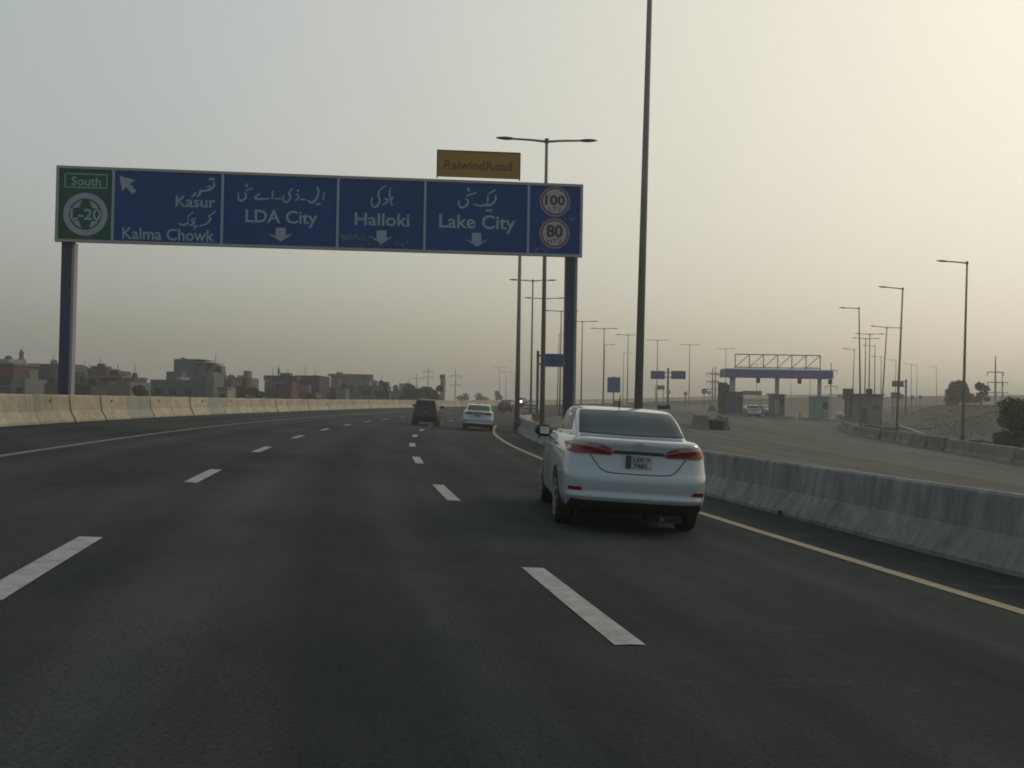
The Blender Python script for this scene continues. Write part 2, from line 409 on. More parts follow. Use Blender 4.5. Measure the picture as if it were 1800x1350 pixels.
uvs = [[(float(acc[j]), float(np.hypot(XX[j, i] - XX[j, 0], YY[j, i] - YY[j, 0]))) for i in range(25)] for j in range(NR)]
plaza_o = struct(sheet('toll_road', 'plaza', rows, uvs=uvs))

# painted markings are parts of the road
def dash(s0, s1, off, w, parent, rj):
    n = 22; ss_ = np.linspace(s0, s1, n); rows = []
    for k, s in enumerate(ss_):
        j = [rj.gauss(0, .0005) for _ in range(2)]
        e = rj.gauss(0, .012) if k in (0, n - 1) else 0
        rows.append([road(s + e, off - w / 2 - j[0], .006), road(s, off, .006), road(s + e * .5, off + w / 2 + j[1], .006)])
    return sheet('lane_dash', 'white_line', rows, parent)
rj = random.Random(21)
def ribbon(name, m, s0, s1, off, w, parent, dz=.006, step=2.0):
    n = max(2, int(abs(s1 - s0) / step) + 1)
    return sheet(name, m, [[road(s, off - w / 2, dz), road(s, off + w / 2, dz)] for s in np.linspace(s0, s1, n)], parent)
OFF_R, LW = 1.84, 3.65
for ph, off in ((5.50, OFF_R), (6.32, OFF_R - LW)):
    for i in range(-3, 26):
        s0 = ph + i * 8.356
        dash(s0, s0 + 2.68, off, .19, road_o, rj)
ribbon('edge_line', 'yellow_line', -20, 68, OFF_R + LW - .09, .16, road_o)
ribbon('edge_line', 'edge_white', -20, 230, OFF_R - 2 * LW + .09, .16, road_o)

# ================================================================== concrete barriers
def nj_block(L, h=.87, wb=.30, wt=.085, kink=.30, hk=.33, low=.07, ek=.90):
    prof = [(-wb, 0), (-wb, low), (-wt - .085, hk * .92), (-wt - .05, hk * 1.1), (-wt, h - .03), (-wt + .03, h), (wt - .03, h), (wt, h - .03), (wt + .05, hk * 1.1), (wt + .085, hk * .92), (wb, low), (wb, 0)]
    b = MB(); rings = []
    for y, k in ((-L / 2, ek), (-L / 2 + .035, 1), (L / 2 - .035, 1), (L / 2, ek)):
        rings.append([(x * k, y, z * (1 if k == 1 else .985)) for x, z in prof])
    b.loft(rings)
    return fix_normals(b.mesh('barrier_block'))
def place_on(o, p, heading, roll=0):
    o.location = p; o.rotation_euler = (0, roll, -heading)
ob = thing('roadside_barrier', 'long pale sunlit concrete barrier along the left edge of the motorway', 'barrier', road(30, -9.25))
blk = nj_block(2.985, ek=.95); blk_grey = blk.copy()
blk.materials.append(M['barrier']); blk_grey.materials.append(M['barrier_grey'])
refl = MB().box((0, 0, 0), (.03, .06, .10)).mesh('reflector'); refl.materials.append(M['reflector'])
refl_d = refl.copy(); refl_d.materials.clear(); refl_d.materials.append(M['reflector_dark'])
inv = Matrix.Translation(ob.location).inverted()
rnd = random.Random(4)
i = 0; s = -16.0
while s < 340:
    grey = abs(s - 41) < 1.6 or rnd.random() < .03
    o = link('barrier_block', blk_grey if grey else blk, None, ob)
    p = road(s, -9.25 + rnd.uniform(-.02, .02)); place_on(o, Vector(p) - ob.location, frame(s)[2] + rnd.uniform(-.006, .006))
    if s < 130 and i % 2 == 0:
        q = link('reflector', refl if i % 4 == 0 else refl_d, None, o); q.location = (.135, rnd.uniform(-.5, .5), .68)
    s += 3.0; i += 1
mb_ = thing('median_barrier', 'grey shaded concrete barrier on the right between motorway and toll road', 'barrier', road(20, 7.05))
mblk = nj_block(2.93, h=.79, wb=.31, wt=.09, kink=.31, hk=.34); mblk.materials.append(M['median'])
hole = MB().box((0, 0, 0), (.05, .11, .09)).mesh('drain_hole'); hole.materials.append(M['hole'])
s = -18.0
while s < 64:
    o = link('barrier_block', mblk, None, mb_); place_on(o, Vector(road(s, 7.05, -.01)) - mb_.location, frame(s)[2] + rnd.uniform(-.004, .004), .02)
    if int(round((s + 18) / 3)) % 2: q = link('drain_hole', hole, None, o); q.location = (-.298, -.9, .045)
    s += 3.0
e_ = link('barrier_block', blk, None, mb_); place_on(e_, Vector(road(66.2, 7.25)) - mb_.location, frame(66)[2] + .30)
# right-hand barrier of the toll road
rbth = thing('toll_road_barrier', 'low dusty concrete barrier curving along the far side of the toll road', 'barrier', rb[3])
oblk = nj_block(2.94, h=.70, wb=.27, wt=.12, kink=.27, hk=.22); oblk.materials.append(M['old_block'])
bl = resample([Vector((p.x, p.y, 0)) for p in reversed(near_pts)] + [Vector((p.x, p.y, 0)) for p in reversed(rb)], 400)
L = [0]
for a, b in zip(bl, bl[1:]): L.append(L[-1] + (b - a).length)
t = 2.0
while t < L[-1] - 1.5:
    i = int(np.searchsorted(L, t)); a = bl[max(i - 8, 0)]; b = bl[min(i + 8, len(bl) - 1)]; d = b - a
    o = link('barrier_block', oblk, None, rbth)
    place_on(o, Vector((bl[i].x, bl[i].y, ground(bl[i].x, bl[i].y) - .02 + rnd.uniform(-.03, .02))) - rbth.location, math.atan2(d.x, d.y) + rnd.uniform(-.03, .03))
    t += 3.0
# gore island in front of the toll booths: a horseshoe of barrier blocks round a dark sand fill
gi = on_plaza(1252, 752)
gor = thing('gore_island', 'horseshoe of concrete blocks with a dark open end before the toll booths', 'barrier', gi)
for line in (((12.30, 62.9), (11.95, 64.7), (12.25, 67.5), (13.4, 72), (15.0, 77)), ((13.62, 63.3), (14.3, 68), (15.9, 77))):
    pts = [Vector((q[0], q[1], 0)) for q in line]
    n_ = max(2, int(round(sum((b - a).length for a, b in zip(pts, pts[1:])) / 2.9)) + 1); pts = resample(pts, n_)
    for a, b in zip(pts, pts[1:]):
        d = b - a; m_ = (a + b) / 2; o = link('barrier_block', oblk, None, gor)
        place_on(o, Vector((m_.x, m_.y, ground(m_.x, m_.y))) - gi, math.atan2(d.x, d.y)); o.scale = (.8, d.length / 3.0, 1.25)
b_ = MB(); b_.box((12.97 - gi.x, 63.15 - gi.y, ground(12.97, 63.15) - gi.z + .30), (.80, .35, .60), bev=.05); b_.build('end_plate', 'plastic', gor)
b_ = MB()
for k in range(40):
    wy = rnd.uniform(64.5, 76); wx = 12.9 + (wy - 64) * .19 + rnd.uniform(-.5, .5); r = rnd.uniform(.15, .5)
    x, y = wx - gi.x, wy - gi.y; b_.box((x, y, ground(wx, wy) - gi.z + r * .4), (r, r, r), rnd.uniform(0, 3))
fill = b_.build('rubble_fill', 'rubble', gor); fill['kind'] = 'stuff'

# ================================================================== sign gantry
GS_ = 36.4
gxx, gyy, gph = frame(GS_)
GM = Matrix.Translation((gxx, gyy, 0)) @ Matrix.Rotation(-gph, 4, 'Z')
GI = GM.inverted()
gant = thing('sign_gantry', 'blue and green overhead direction sign on two posts spanning the motorway', 'road sign', (gxx, gyy, 0), -gph)
def sg(px, py):                             # picture measurement -> metres on the sign face
    o = GI @ Vector((0, 0, CAM_H)); d = GI.to_3x3() @ ray(px, py)
    q = o + d * (-o.y / d.y); return (q.x, q.z)
TL, TR, BR_, BL_ = sg(100, 296), sg(1026, 320), sg(1022, 450), sg(97, 427)
X0, X1 = (TL[0] + BL_[0]) / 2, (TR[0] + BR_[0]) / 2
Z0, Z1 = (BL_[1] + BR_[1]) / 2, (TL[1] + TR[1]) / 2
FR = .095
fm = MB()
fm.box(((X0 + X1) / 2, .02, Z1 - FR / 2), (X1 - X0, .16, FR)); fm.box(((X0 + X1) / 2, .02, Z0 + FR / 2), (X1 - X0, .16, FR))
fm.box((X0 + FR / 2, .02, (Z0 + Z1) / 2), (FR, .16, Z1 - Z0 - 2 * FR)); fm.box((X1 - FR / 2, .02, (Z0 + Z1) / 2), (FR, .16, Z1 - Z0 - 2 * FR))
frm = fm.build('sign_frame', 'sign_frame', gant)
for xc in (199, 391, 594, 747, 929):
    x = sg(xc, 370)[0]; ms = MB(); ms.box((x, -.035, (Z0 + Z1) / 2), (.085, .05, Z1 - Z0 - 2 * FR - .004)); ms.build('divider', 'sign_white', frm)
bk = MB()
bk.bar((X0 + .3, .30, Z1 - .35), (X1 - .3, .30, Z1 - .35), .22); bk.bar((X0 + .3, .30, Z0 + .35), (X1 - .3, .30, Z0 + .35), .22)
n = 14
for k in range(n):
    xa = X0 + .4 + (X1 - X0 - .8) * k / n; xb = X0 + .4 + (X1 - X0 - .8) * (k + 1) / n
    bk.bar((xa, .30, Z0 + .35), (xb, .30, Z1 - .35), .09) if k % 2 else bk.bar((xa, .30, Z1 - .35), (xb, .30, Z0 + .35), .09)
bk.build('cross_beam', 'steel_dark', gant)
for pxl, zb in ((115, -.3), (1004, -1.2)):
    x = sg(pxl, 440)[0]; w = .46
    pm = MB(); pm.box((x, .30, (Z0 + zb) / 2 + .2), (w * .72, .42, Z0 - zb + .9))
    po = pm.build('post', 'post_blue', gant)
    f1 = MB(); f1.box((x + w * .36 + .055, .30, (Z0 + zb) / 2 + .1), (.10, .34, Z0 - zb - .2)); f1.build('flange', 'post_edge', po)
    f2 = MB(); f2.box((x, .30, ground(*(GM @ Vector((x, .3, 0)))[:2]) + .04), (1.0, 1.0, .12)); f2.build('base_plate', 'steel_dark', po)
def text_mesh(body, bold=.012):
    cu = bpy.data.curves.new('t', 'FONT'); cu.body = body; cu.size = 1; cu.offset = bold; cu.resolution_u = 3; cu.extrude = .0
    ot = bpy.data.objects.new('t', cu); C.objects.link(ot)
    dg = bpy.context.evaluated_depsgraph_get(); me = bpy.data.meshes.new_from_object(ot.evaluated_get(dg))
    bpy.data.objects.remove(ot, do_unlink=True); bpy.data.curves.remove(cu); me.materials.clear()
    return me
def put_text(name, body, box, m, parent, y=-.022, bold=.015, cap=None):
    """box = x0, x1, zbottom(baseline), ztop(cap height) on the sign face"""
    me = text_mesh(body, bold); xs = [v.co.x for v in me.vertices]
    x0, x1 = min(xs), max(xs); cap = cap or .70
    kx = (box[1] - box[0]) / (x1 - x0); kz = (box[3] - box[2]) / cap
    for v in me.vertices: v.co = (box[0] + (v.co.x - x0) * kx, y, box[2] + v.co.y * kz)
    return link(name, me, m, parent)
def tbox(x0, x1, ytop, ybase):
    a, b = sg(x0, (ytop + ybase) / 2)[0], sg(x1, (ytop + ybase) / 2)[0]; xm = (x0 + x1) / 2
    return (a, b, sg(xm, ybase)[1], sg(xm, ytop)[1])
def poly_plate(name, pts, m, parent, y0=-.020, t=.004):
    b = MB(); b.prism(pts, y0 - t, y0); return fix_link(name, b, m, parent)
def fix_link(name, b, m, parent):
    me = fix_normals(b.mesh(name)); return link(name, me, m, parent)
def ring(c, r0, r1, n=40):
    o = [(c[0] + r1 * math.cos(2 * math.pi * k / n), c[1] + r1 * math.sin(2 * math.pi * k / n)) for k in range(n)]
    i_ = [(c[0] + r0 * math.cos(2 * math.pi * k / n), c[1] + r0 * math.sin(2 * math.pi * k / n)) for k in range(n)]
    return o, i_
def ring_plate(name, c, r0, r1, m, parent, y=-.024):
    o, i_ = ring(c, r0, r1); n = len(o); b = MB()
    b.add([(p[0], y, p[1]) for p in o + i_], [(k, (k + 1) % n, (k + 1) % n + n, k + n) for k in range(n)])
    return b.build(name, m, parent)
def disc(name, c, r, m, parent, y=-.022):
    o, _ = ring(c, 0, r); b = MB(); b.add([(p[0], y, p[1]) for p in o], [tuple(range(len(o)))]); return b.build(name, m, parent)
def strokes(name, data, org, sc, m, parent, y=-.022):
    b = MB()
    for pts, w in data:
        pts = [(org[0] + p[0] / sc, org[1] + p[1] / sc) for p in pts]; w = w / sc
        # gentle smoothing of the pen path
        for _ in range(2):
            if len(pts) > 2:
                q = [pts[0]]
                for a, c in zip(pts, pts[1:]): q += [(a[0] * .75 + c[0] * .25, a[1] * .75 + c[1] * .25), (a[0] * .25 + c[0] * .75, a[1] * .25 + c[1] * .75)]
                pts = q + [pts[-1]]
        L_, R_ = [], []
        n = len(pts)
        for i, p in enumerate(pts):
            a, c = pts[max(i - 1, 0)], pts[min(i + 1, n - 1)]
            dx, dy = c[0] - a[0], c[1] - a[1]; l = math.hypot(dx, dy) or 1
            k = w / 2 * (.55 + .45 * math.sin(math.pi * (i + .7) / (n + .4)))
            nx, ny = -dy / l * k, dx / l * k
            L_.append(sg(p[0] + nx, p[1] + ny)); R_.append(sg(p[0] - nx, p[1] - ny))
        vs_ = [(p[0], y, p[1]) for p in L_] + [(p[0], y, p[1]) for p in R_]
        b.add(vs_, [(i, i + 1, n + i + 1, n + i) for i in range(n - 1)])
    return b.build(name, m, parent)
def zpoly(pts, org, sc): return [sg(org[0] + p[0] / sc, org[1] + p[1] / sc) for p in pts]
def panel(xa, xb, m):
    a, b = sg(xa - 4.5, 370)[0], sg(xb + 4.5, 370)[0]
    bm_ = MB(); bm_.box(((a + b) / 2, .01, (Z0 + Z1) / 2), (b - a, .05, Z1 - Z0 - 2 * FR - .002)); return bm_.build('sign_panel', m, gant)
p1 = panel(103, 196, 'sign_green'); p2 = panel(203, 388, 'sign_blue'); p3 = panel(395, 591, 'sign_blue'); p4 = panel(598, 744, 'sign_blue'); p5 = panel(751, 926, 'sign_blue'); p6 = panel(933, 1016, 'sign_blue')
p1['label'] = 'green route panel reading South L-20'
p2['label'] = 'blue panel reading Kasur and Kalma Chowk with diagonal arrow'
p3['label'] = 'blue panel reading LDA City with down arrow'
p4['label'] = 'blue panel reading Halloki with down arrow and pale smudges'
p5['label'] = 'blue panel reading Lake City with down arrow'
p6['label'] = 'blue panel with round speed limits 100 and 80'
# green panel
put_text('lettering', 'South', tbox(126, 178, 311, 326), 'sign_white', p1)
a, b = sg(115, 305), sg(188, 331); t_ = .035
bb = MB()
for (cx, cz, w, h) in (((a[0] + b[0]) / 2, a[1], b[0] - a[0], t_), ((a[0] + b[0]) / 2, b[1], b[0] - a[0], t_), (a[0], (a[1] + b[1]) / 2, t_, a[1] - b[1]), (b[0], (a[1] + b[1]) / 2, t_, a[1] - b[1])):
    bb.box((cx, -.020, cz), (w - (t_ if h > t_ else 0) * 0, .006, h))
bb.build('border', 'sign_white', p1)
c = sg(150.5, 376.7); r_ = (sg(189.5, 376)[0] - sg(111.5, 376)[0]) / 2
ring_plate('route_ring', c, r_ * .74, r_, 'sign_white', p1)
put_text('lettering', 'L-20', tbox(124, 178, 367, 386), 'sign_white', p1, bold=.02)
for sx in (-1, 1):
    for sz in (-1, 1):
        arc = [(math.cos(t) * r_ * .66 * sx, math.sin(t) * r_ * .66 * sz) for t in np.linspace(R(25), R(75), 7)]
        pts = [(c[0] + x, c[1] + z) for x, z in arc] + [(c[0] + sx * r_ * .30, c[1] + sz * r_ * .30)]
        poly_plate('ring_segment', pts, 'sign_white', p1)
# Kasur panel
put_text('lettering', 'Kasur', tbox(309, 379, 345, 364), 'sign_white', p2)
put_text('lettering', 'Kalma Chowk', tbox(215, 377, 402, 422), 'sign_white', p2)
poly_plate('arrow', zpoly([(95, 85), (345, 150), (255, 205), (360, 320), (295, 375), (195, 260), (135, 325)], (200, 300), 9), 'sign_white', p2)
O1 = (200, 300)
strokes('urdu_lettering', [([(1510, 128), (1600, 142)], 40), ([(1590, 185), (1592, 240), (1555, 285), (1490, 312), (1420, 325), (1385, 335)], 34), ([(1480, 262), (1530, 250), (1545, 275)], 22),
    ([(1365, 300), (1395, 325), (1350, 345), (1375, 370), (1320, 410)], 30), ([(1305, 345), (1280, 385), (1228, 412)], 30)], O1, 9, 'sign_white', p2)
strokes('urdu_lettering', [([(1615, 640), (1545, 700)], 24), ([(1540, 700), (1490, 722), (1545, 760), (1515, 800), (1465, 848), (1420, 862), (1350, 878)], 28), ([(1225, 790), (1285, 808), (1250, 850), (1195, 872)], 32), ([(1230, 770), (1310, 752)], 20),
    ([(1258, 880), (1332, 884)], 28), ([(1268, 926), (1296, 926)], 26), ([(1190, 820), (1150, 850), (1090, 862), (1025, 838)], 32), ([(1182, 810), (1180, 720)], 16), ([(1180, 722), (1262, 658)], 18)], O1, 9, 'sign_white', p2)
# LDA City panel
put_text('lettering', 'LDA City', tbox(431.7, 557.8, 370, 392), 'sign_white', p3)
poly_plate('arrow', zpoly([(760, 815), (920, 815), (920, 935), (1045, 905), (840, 1032), (640, 905), (760, 938)], (400, 310), 9), 'sign_white', p3)
strokes('urdu_lettering', [([(1532, 245), (1512, 378)], 26), ([(1420, 165), (1448, 250)], 34), ([(1442, 250), (1425, 330), (1390, 380), (1330, 432), (1268, 380)], 34), ([(1395, 440), (1475, 442)], 26), ([(1148, 366), (1242, 370)], 24),
    ([(1095, 215), (1130, 235)], 30), ([(1088, 275), (1125, 310), (1112, 360), (1065, 388)], 26), ([(1032, 188), (985, 240), (970, 280), (1002, 312), (985, 370), (930, 418), (878, 385), (885, 300)], 30), ([(745, 355), (850, 358)], 24), ([(722, 225), (705, 362)], 24),
    ([(518, 268), (450, 320), (428, 357), (540, 364), (665, 350)], 32), ([(285, 158), (325, 150)], 26), ([(298, 108), (305, 150)], 18), ([(402, 188), (290, 225)], 26), ([(268, 255), (302, 290), (285, 350), (220, 402), (168, 360), (175, 258)], 30)], (400, 310), 9, 'sign_white', p3)
# Halloki panel
put_text('lettering', 'Halloki', tbox(623.6, 719.8, 375, 396.5), 'sign_white', p4)
poly_plate('arrow', zpoly([(645, 990), (825, 990), (825, 1135), (940, 1100), (735, 1238), (490, 1080), (645, 1145)], (600, 310), 10.39), 'sign_white', p4)
strokes('urdu_lettering', [([(822, 168), (700, 240), (680, 310), (680, 390), (712, 440), (680, 520), (610, 578), (550, 520), (550, 440), (572, 375)], 34), ([(785, 408), (845, 420), (832, 480), (755, 528)], 36), ([(895, 208), (880, 310), (892, 400)], 34), ([(865, 422), (955, 388)], 36), ([(945, 392), (900, 450), (902, 490), (938, 535)], 32)], (600, 310), 10.39, 'sign_white', p4)
rr = random.Random(11)
def smudge(cx, cy, w, h, n, parent):
    b = MB()
    for k in range(n):
        x, y = cx + rr.gauss(0, w / 2.6), cy + rr.gauss(0, h / 2.6); r = rr.uniform(.5, 2.2)
        pts = [sg(x + r * math.cos(t) * rr.uniform(.6, 1.3) * 1.4, y + r * math.sin(t) * rr.uniform(.6, 1.3)) for t in np.linspace(0, 2 * math.pi, 8)[:-1]]
        b.add([(p[0], -.0175 - .00002 * k, p[1]) for p in pts], [tuple(range(7))])
    b.build('dust_smudge', 'smudge', parent)
smudge(610, 416, 14, 8, 20, p4); smudge(634, 417, 26, 10, 28, p4); smudge(655, 430, 22, 5, 14, p4); smudge(706, 428, 16, 7, 16, p4)
# Lake City panel
put_text('lettering', 'Lake City', tbox(772, 906, 378, 401.5), 'sign_white', p5)
poly_plate('arrow', zpoly([(795, 995), (955, 995), (962, 1155), (1090, 1105), (880, 1242), (660, 1090), (795, 1155)], (750, 310), 10), 'sign_white', p5)
strokes('urdu_lettering', [([(1215, 232), (1088, 312)], 28), ([(1210, 325), (1218, 400), (1180, 470), (1100, 522), (1030, 500), (940, 528), (822, 488)], 38), ([(1076, 325), (1070, 490)], 28), ([(1033, 600), (1152, 600)], 38), ([(728, 210), (742, 265)], 44), ([(872, 288), (700, 346)], 30), ([(690, 388), (732, 430), (720, 500), (620, 568), (555, 500), (570, 420)], 36)], (750, 310), 10, 'sign_white', p5)
# speed limits
for (cx, cy, num, veh, tb, vb) in ((975.5, 354.4, '100', 'LTV', (958, 993, 344, 360), (964.5, 987, 364, 372)), (974.5, 410.5, '80', 'HTV', (960, 989.5, 396, 416.5), (962, 987.5, 420, 428))):
    c = sg(cx, cy); r_ = (sg(cx + 26.5, cy)[0] - sg(cx - 26.5, cy)[0]) / 2
    disc('speed_disc', c, r_ * .84, 'sign_grey', p6)
    ring_plate('speed_rim', c, r_ * .80, r_ * .91, 'sign_red', p6, y=-.026); ring_plate('speed_rim', c, r_ * .91, r_, 'sign_rim', p6, y=-.024)
    put_text('lettering', num, tbox(*tb), 'black_print', p6, y=-.028, bold=.035); put_text('lettering', veh, tbox(*vb), 'black_print', p6, y=-.028, bold=0)
smudge(998, 362, 12, 14, 16, p6); smudge(1002, 386, 14, 6, 10, p6); smudge(950, 440, 20, 6, 14, p6)
# yellow plate on top
a, b = sg(768, 265), sg(914.5, 316)
ym = MB(); ym.box(((a[0] + b[0]) / 2, .02, (a[1] + b[1]) / 2 + .01), (b[0] - a[0] - .08, .05, a[1] - b[1] - .02)); yp = ym.build('sign_panel', 'sign_yellow', gant)
yp['label'] = 'yellow plate reading Raiwind Road above the sign'
yf = MB(); yf.box(((a[0] + b[0]) / 2, .03, a[1] + .02), (b[0] - a[0], .09, .05)); yf.box((a[0] + .02, .03, (a[1] + b[1]) / 2 - .02), (.04, .09, a[1] - b[1] + .02)); yf.box((b[0] - .02, .03, (a[1] + b[1]) / 2 - .02), (.04, .09, a[1] - b[1] + .02))
yf.build('frame', 'steel_dark', yp)
put_text('lettering', 'RaiwindRoad', tbox(781, 900, 283, 298.5), 'brown_print', yp, y=-.008, bold=.02)

# ================================================================== street lamps
def lamp_proto(arms, H=12.0, r0=.108, r1=.058):
    t = thing('street_lamp', 'x', 'street lamp')
    b = MB(); b.tube([(0, 0, 0), (0, 0, H)], [r0, r1], 12); 
    po = b.build('pole', 'steel', t, True)
    b = MB(); b.box((0, 0, .02), (.5, .5, .05)); b.box((0, 0, .35), (.30, .30, .62), bev=.06); b.build('base', 'steel_dark', po)
    b = MB(); b.tube([(0, 0, H - .05), (0, 0, H + .12)], [.09, .08], 10); b.build('cap', 'steel_dark', po)
    for sx in arms:
        b = MB(); b.tube([(0, 0, H), (sx * .6, 0, H + .05), (sx * 1.4, 0, H + .08)], [.05, .045, .04], 8); ar = b.build('arm', 'steel', t, True)
        rings = []
        for (x, w, z0, z1) in ((1.30, .04, .05, .11), (1.42, .10, .03, .14), (1.65, .13, .02, .16), (1.88, .10, .05, .145), (2.02, .03, .08, .12)):
            rings.append([(sx * x, w * math.cos(a), H + (z0 + z1) / 2 + (z1 - z0) / 2 * math.sin(a)) for a in np.linspace(0, 2 * math.pi, 9)[:-1]])
        b = MB(); b.loft(rings); me_ = fix_normals(b.mesh('lamp_head', True)); link('lamp_head', me_, 'steel_dark', ar)
    return t
def put_lamp(proto, p, rz, label, group, scale=1.0, lean=(0, 0), first=[]):
    if proto not in first: first.append(proto); o = proto
    else: o = copy_tree(proto)
    o.location = p; o.rotation_euler = (lean[0], lean[1], rz); o.scale = (scale,) * 3
    o['label'] = label; o['group'] = group; return o
LD, LS = lamp_proto((-1, 1)), lamp_proto((-1,))
GM_ = 'double-arm street lamps along the median'
put_lamp(LD, road(25.2, 7.50), -frame(25)[2], 'nearest tall lamp post behind the white sedan, its top out of the picture', GM_, 1.1, (0, .013))
names = ['double-arm lamp rising behind the right end of the blue gantry', 'lamp post left of the gantry right post, its arms hidden by the sign',
         'double-arm lamp with arms low beneath the gantry sign, just beyond it', 'double-arm lamp second in line beyond the gantry, partly behind its right post', 'double-arm lamp whose arms cross behind the gantry right post',
         'double-arm lamp first clear of the gantry on its right', 'double-arm lamp second to the right of the gantry, above the tall blue sign', 'double-arm lamp whose arms show both sides of the nearest tall pole',
         'double-arm lamp above the pair of blue panels', 'double-arm lamp midway between paired blue panels and toll canopy', 'double-arm lamp just left of the toll canopy truss']
for (s, off), nm in zip(((40.6, 6.95), (58, 6.75), (86, 7.25), (101.5, 7.3), (117, 7.5), (134.5, 7.7), (150, 8.1), (168, 8.2), (188.5, 8.4), (212, 8.0), (238, 7.2)), names):
    lo_ = put_lamp(LD, road(s, off, .0), -frame(s)[2] * .6, nm, GM_, 1.025 if s < 45 else 1.0)
    if 50 < s < 60: lo_.scale = (1.4, 1.4, 1)
GR = 'street lamps beside the toll road'
def lamp_px(proto, xt, yt, xb, d, label, rz=0, group=GR):
    b = at(xb, 740, d); g = ground(b.x, b.y); top = at(xt, yt, d)
    h = top.z - g; base = Vector((b.x, d, g - .14))
    put_lamp(proto, base, rz, label, group, (h / 12.0), (0, math.atan2(top.x - base.x, h)))
lamp_px(LS, 1700, 459, 1692, 66, 'tall single-arm lamp nearest the right edge, beside the dark shrub')
lamp_px(LS, 1587, 505, 1576, 82, 'single-arm lamp behind the low barrier, second from the right')
lamp_px(LS, 1510, 540, 1513, 104, 'single-arm lamp in front of the brown roadside hut')
lamp_px(LD, 1559, 574, 1548, 126, 'leaning double-arm lamp at the right corner of the hut')
lamp_px(LD, 1529, 586, 1527, 142, 'taller of two close double-arm lamps behind the hut')
lamp_px(LD, 1522, 594, 1519, 150, 'lower of two close double-arm lamps behind the hut')
lamp_px(LS, 1538, 607, 1537, 165, 'faint single-arm lamp directly above the hut water tank')
lamp_px(LS, 1502, 613, 1497, 172, 'leaning single-arm lamp above the left end of the hut')
lamp_px(LS, 1549, 626, 1548, 190, 'faint short single-arm lamp right of the water tank')
lamp_px(LS, 1575, 632, 1573, 200, 'faint single-arm lamp just left of the grey cantilever sign')
lamp_px(LS, 1602, 639, 1601, 215, 'faint lamp left of a close pair beyond the embankment')
lamp_px(LS, 1612, 641, 1611, 222, 'faint lamp right of a close pair beyond the embankment')
lamp_px(LS, 1646, 644, 1646, 230, 'faint lamp just left of the round tree on the embankment')
lamp_px(LS, 1061, 605, 1060, 190, 'faint single-arm lamp left of the tall blue sign', math.pi, 'distant lamps beyond the median')
lamp_px(LS, 1095, 619, 1094, 215, 'faint lamp right of the tall blue sign', math.pi, 'distant lamps beyond the median')
lamp_px(LS, 980, 586, 979, 165, 'faint single-arm lamp left of the gantry right post', math.pi, 'distant lamps beyond the median')
for k, (x, yt, d) in enumerate(((878, 645, 290), (889, 653, 300), (905, 656, 310))):
    lamp_px(LD, x, yt, x, d, ['hazy distant lamp left of the gantry right post, first of three', 'hazy distant lamp left of the gantry right post, middle of three', 'hazy distant lamp left of the gantry right post, last of three'][k], 0, 'hazy distant lamps over the bend')
for k, (x, yt, d) in enumerate(((1330, 640, 235), (1390, 652, 245), (1424, 645, 228), (1438, 650, 240), (1362, 655, 260))):
    lamp_px(LS if k % 2 else LD, x, yt, x, d, ['hazy lamp seen under the canopy between left and middle columns', 'hazy lamp under the canopy just right of the middle column', 'hazy lamp under the canopy left of the right column, left one', 'hazy lamp under the canopy left of the right column, right one', 'hazy lamp close left of the canopy middle column'][k], 0, 'hazy lamps beyond the toll canopy')

# ================================================================== pylons
def pylon(xp, yt, d, label, arm=1.9, ys=()):
    top = at(xp, yt, d); g = ground(top.x, top.y); H = top.z - g
    t = thing('power_pylon', label, 'pylon', (top.x, top.y, g - .14), 0, 'power pylons on the horizon')
    b = MB(); b.tube([(0, 0, 0), (0, 0, H)], [.24, .10], 8); b.build('mast', 'steel', t)
    for yy in ys:
        z = at(xp, yy, d).z - g
        b = MB(); b.bar((-arm, 0, z), (arm, 0, z), .14, .18); a = b.build('cross_arm', 'steel', t)
        for sx in (-1, 1):
            q = MB(); q.tube([(sx * arm * .94, 0, z - .1), (sx * arm * .94, 0, z - .75)], .07, 6); q.build('insulator', 'steel_dark', a)
pylon(1750, 625, 190, 'steel pylon with three cross arms between tree and shrub', 1.6, (653, 671, 689))
pylon(1762, 655, 260, 'fainter pylon close behind the three-armed one', 1.5, (671, 689))
pylon(1253, 645, 210, 'left pylon of a pair by the toll canopy', 1.3, (655, 669, 683))
pylon(1258, 643, 230, 'right pylon of a pair by the toll canopy', 1.3, (657, 671))
pylon(1461, 637, 240, 'pylon just behind the right end of the toll canopy', 1.5, (650, 678))
pylon(801, 648, 300, 'pylon right of the dark trees behind the black hatchback', 1.6, (660, 676))
pylon(753, 645, 320, 'pylon rising out of the dark trees behind the black hatchback', 1.6, (652, 662))
pylon(733, 655, 330, 'left of the pylons above the dark trees', 1.4, (664,))

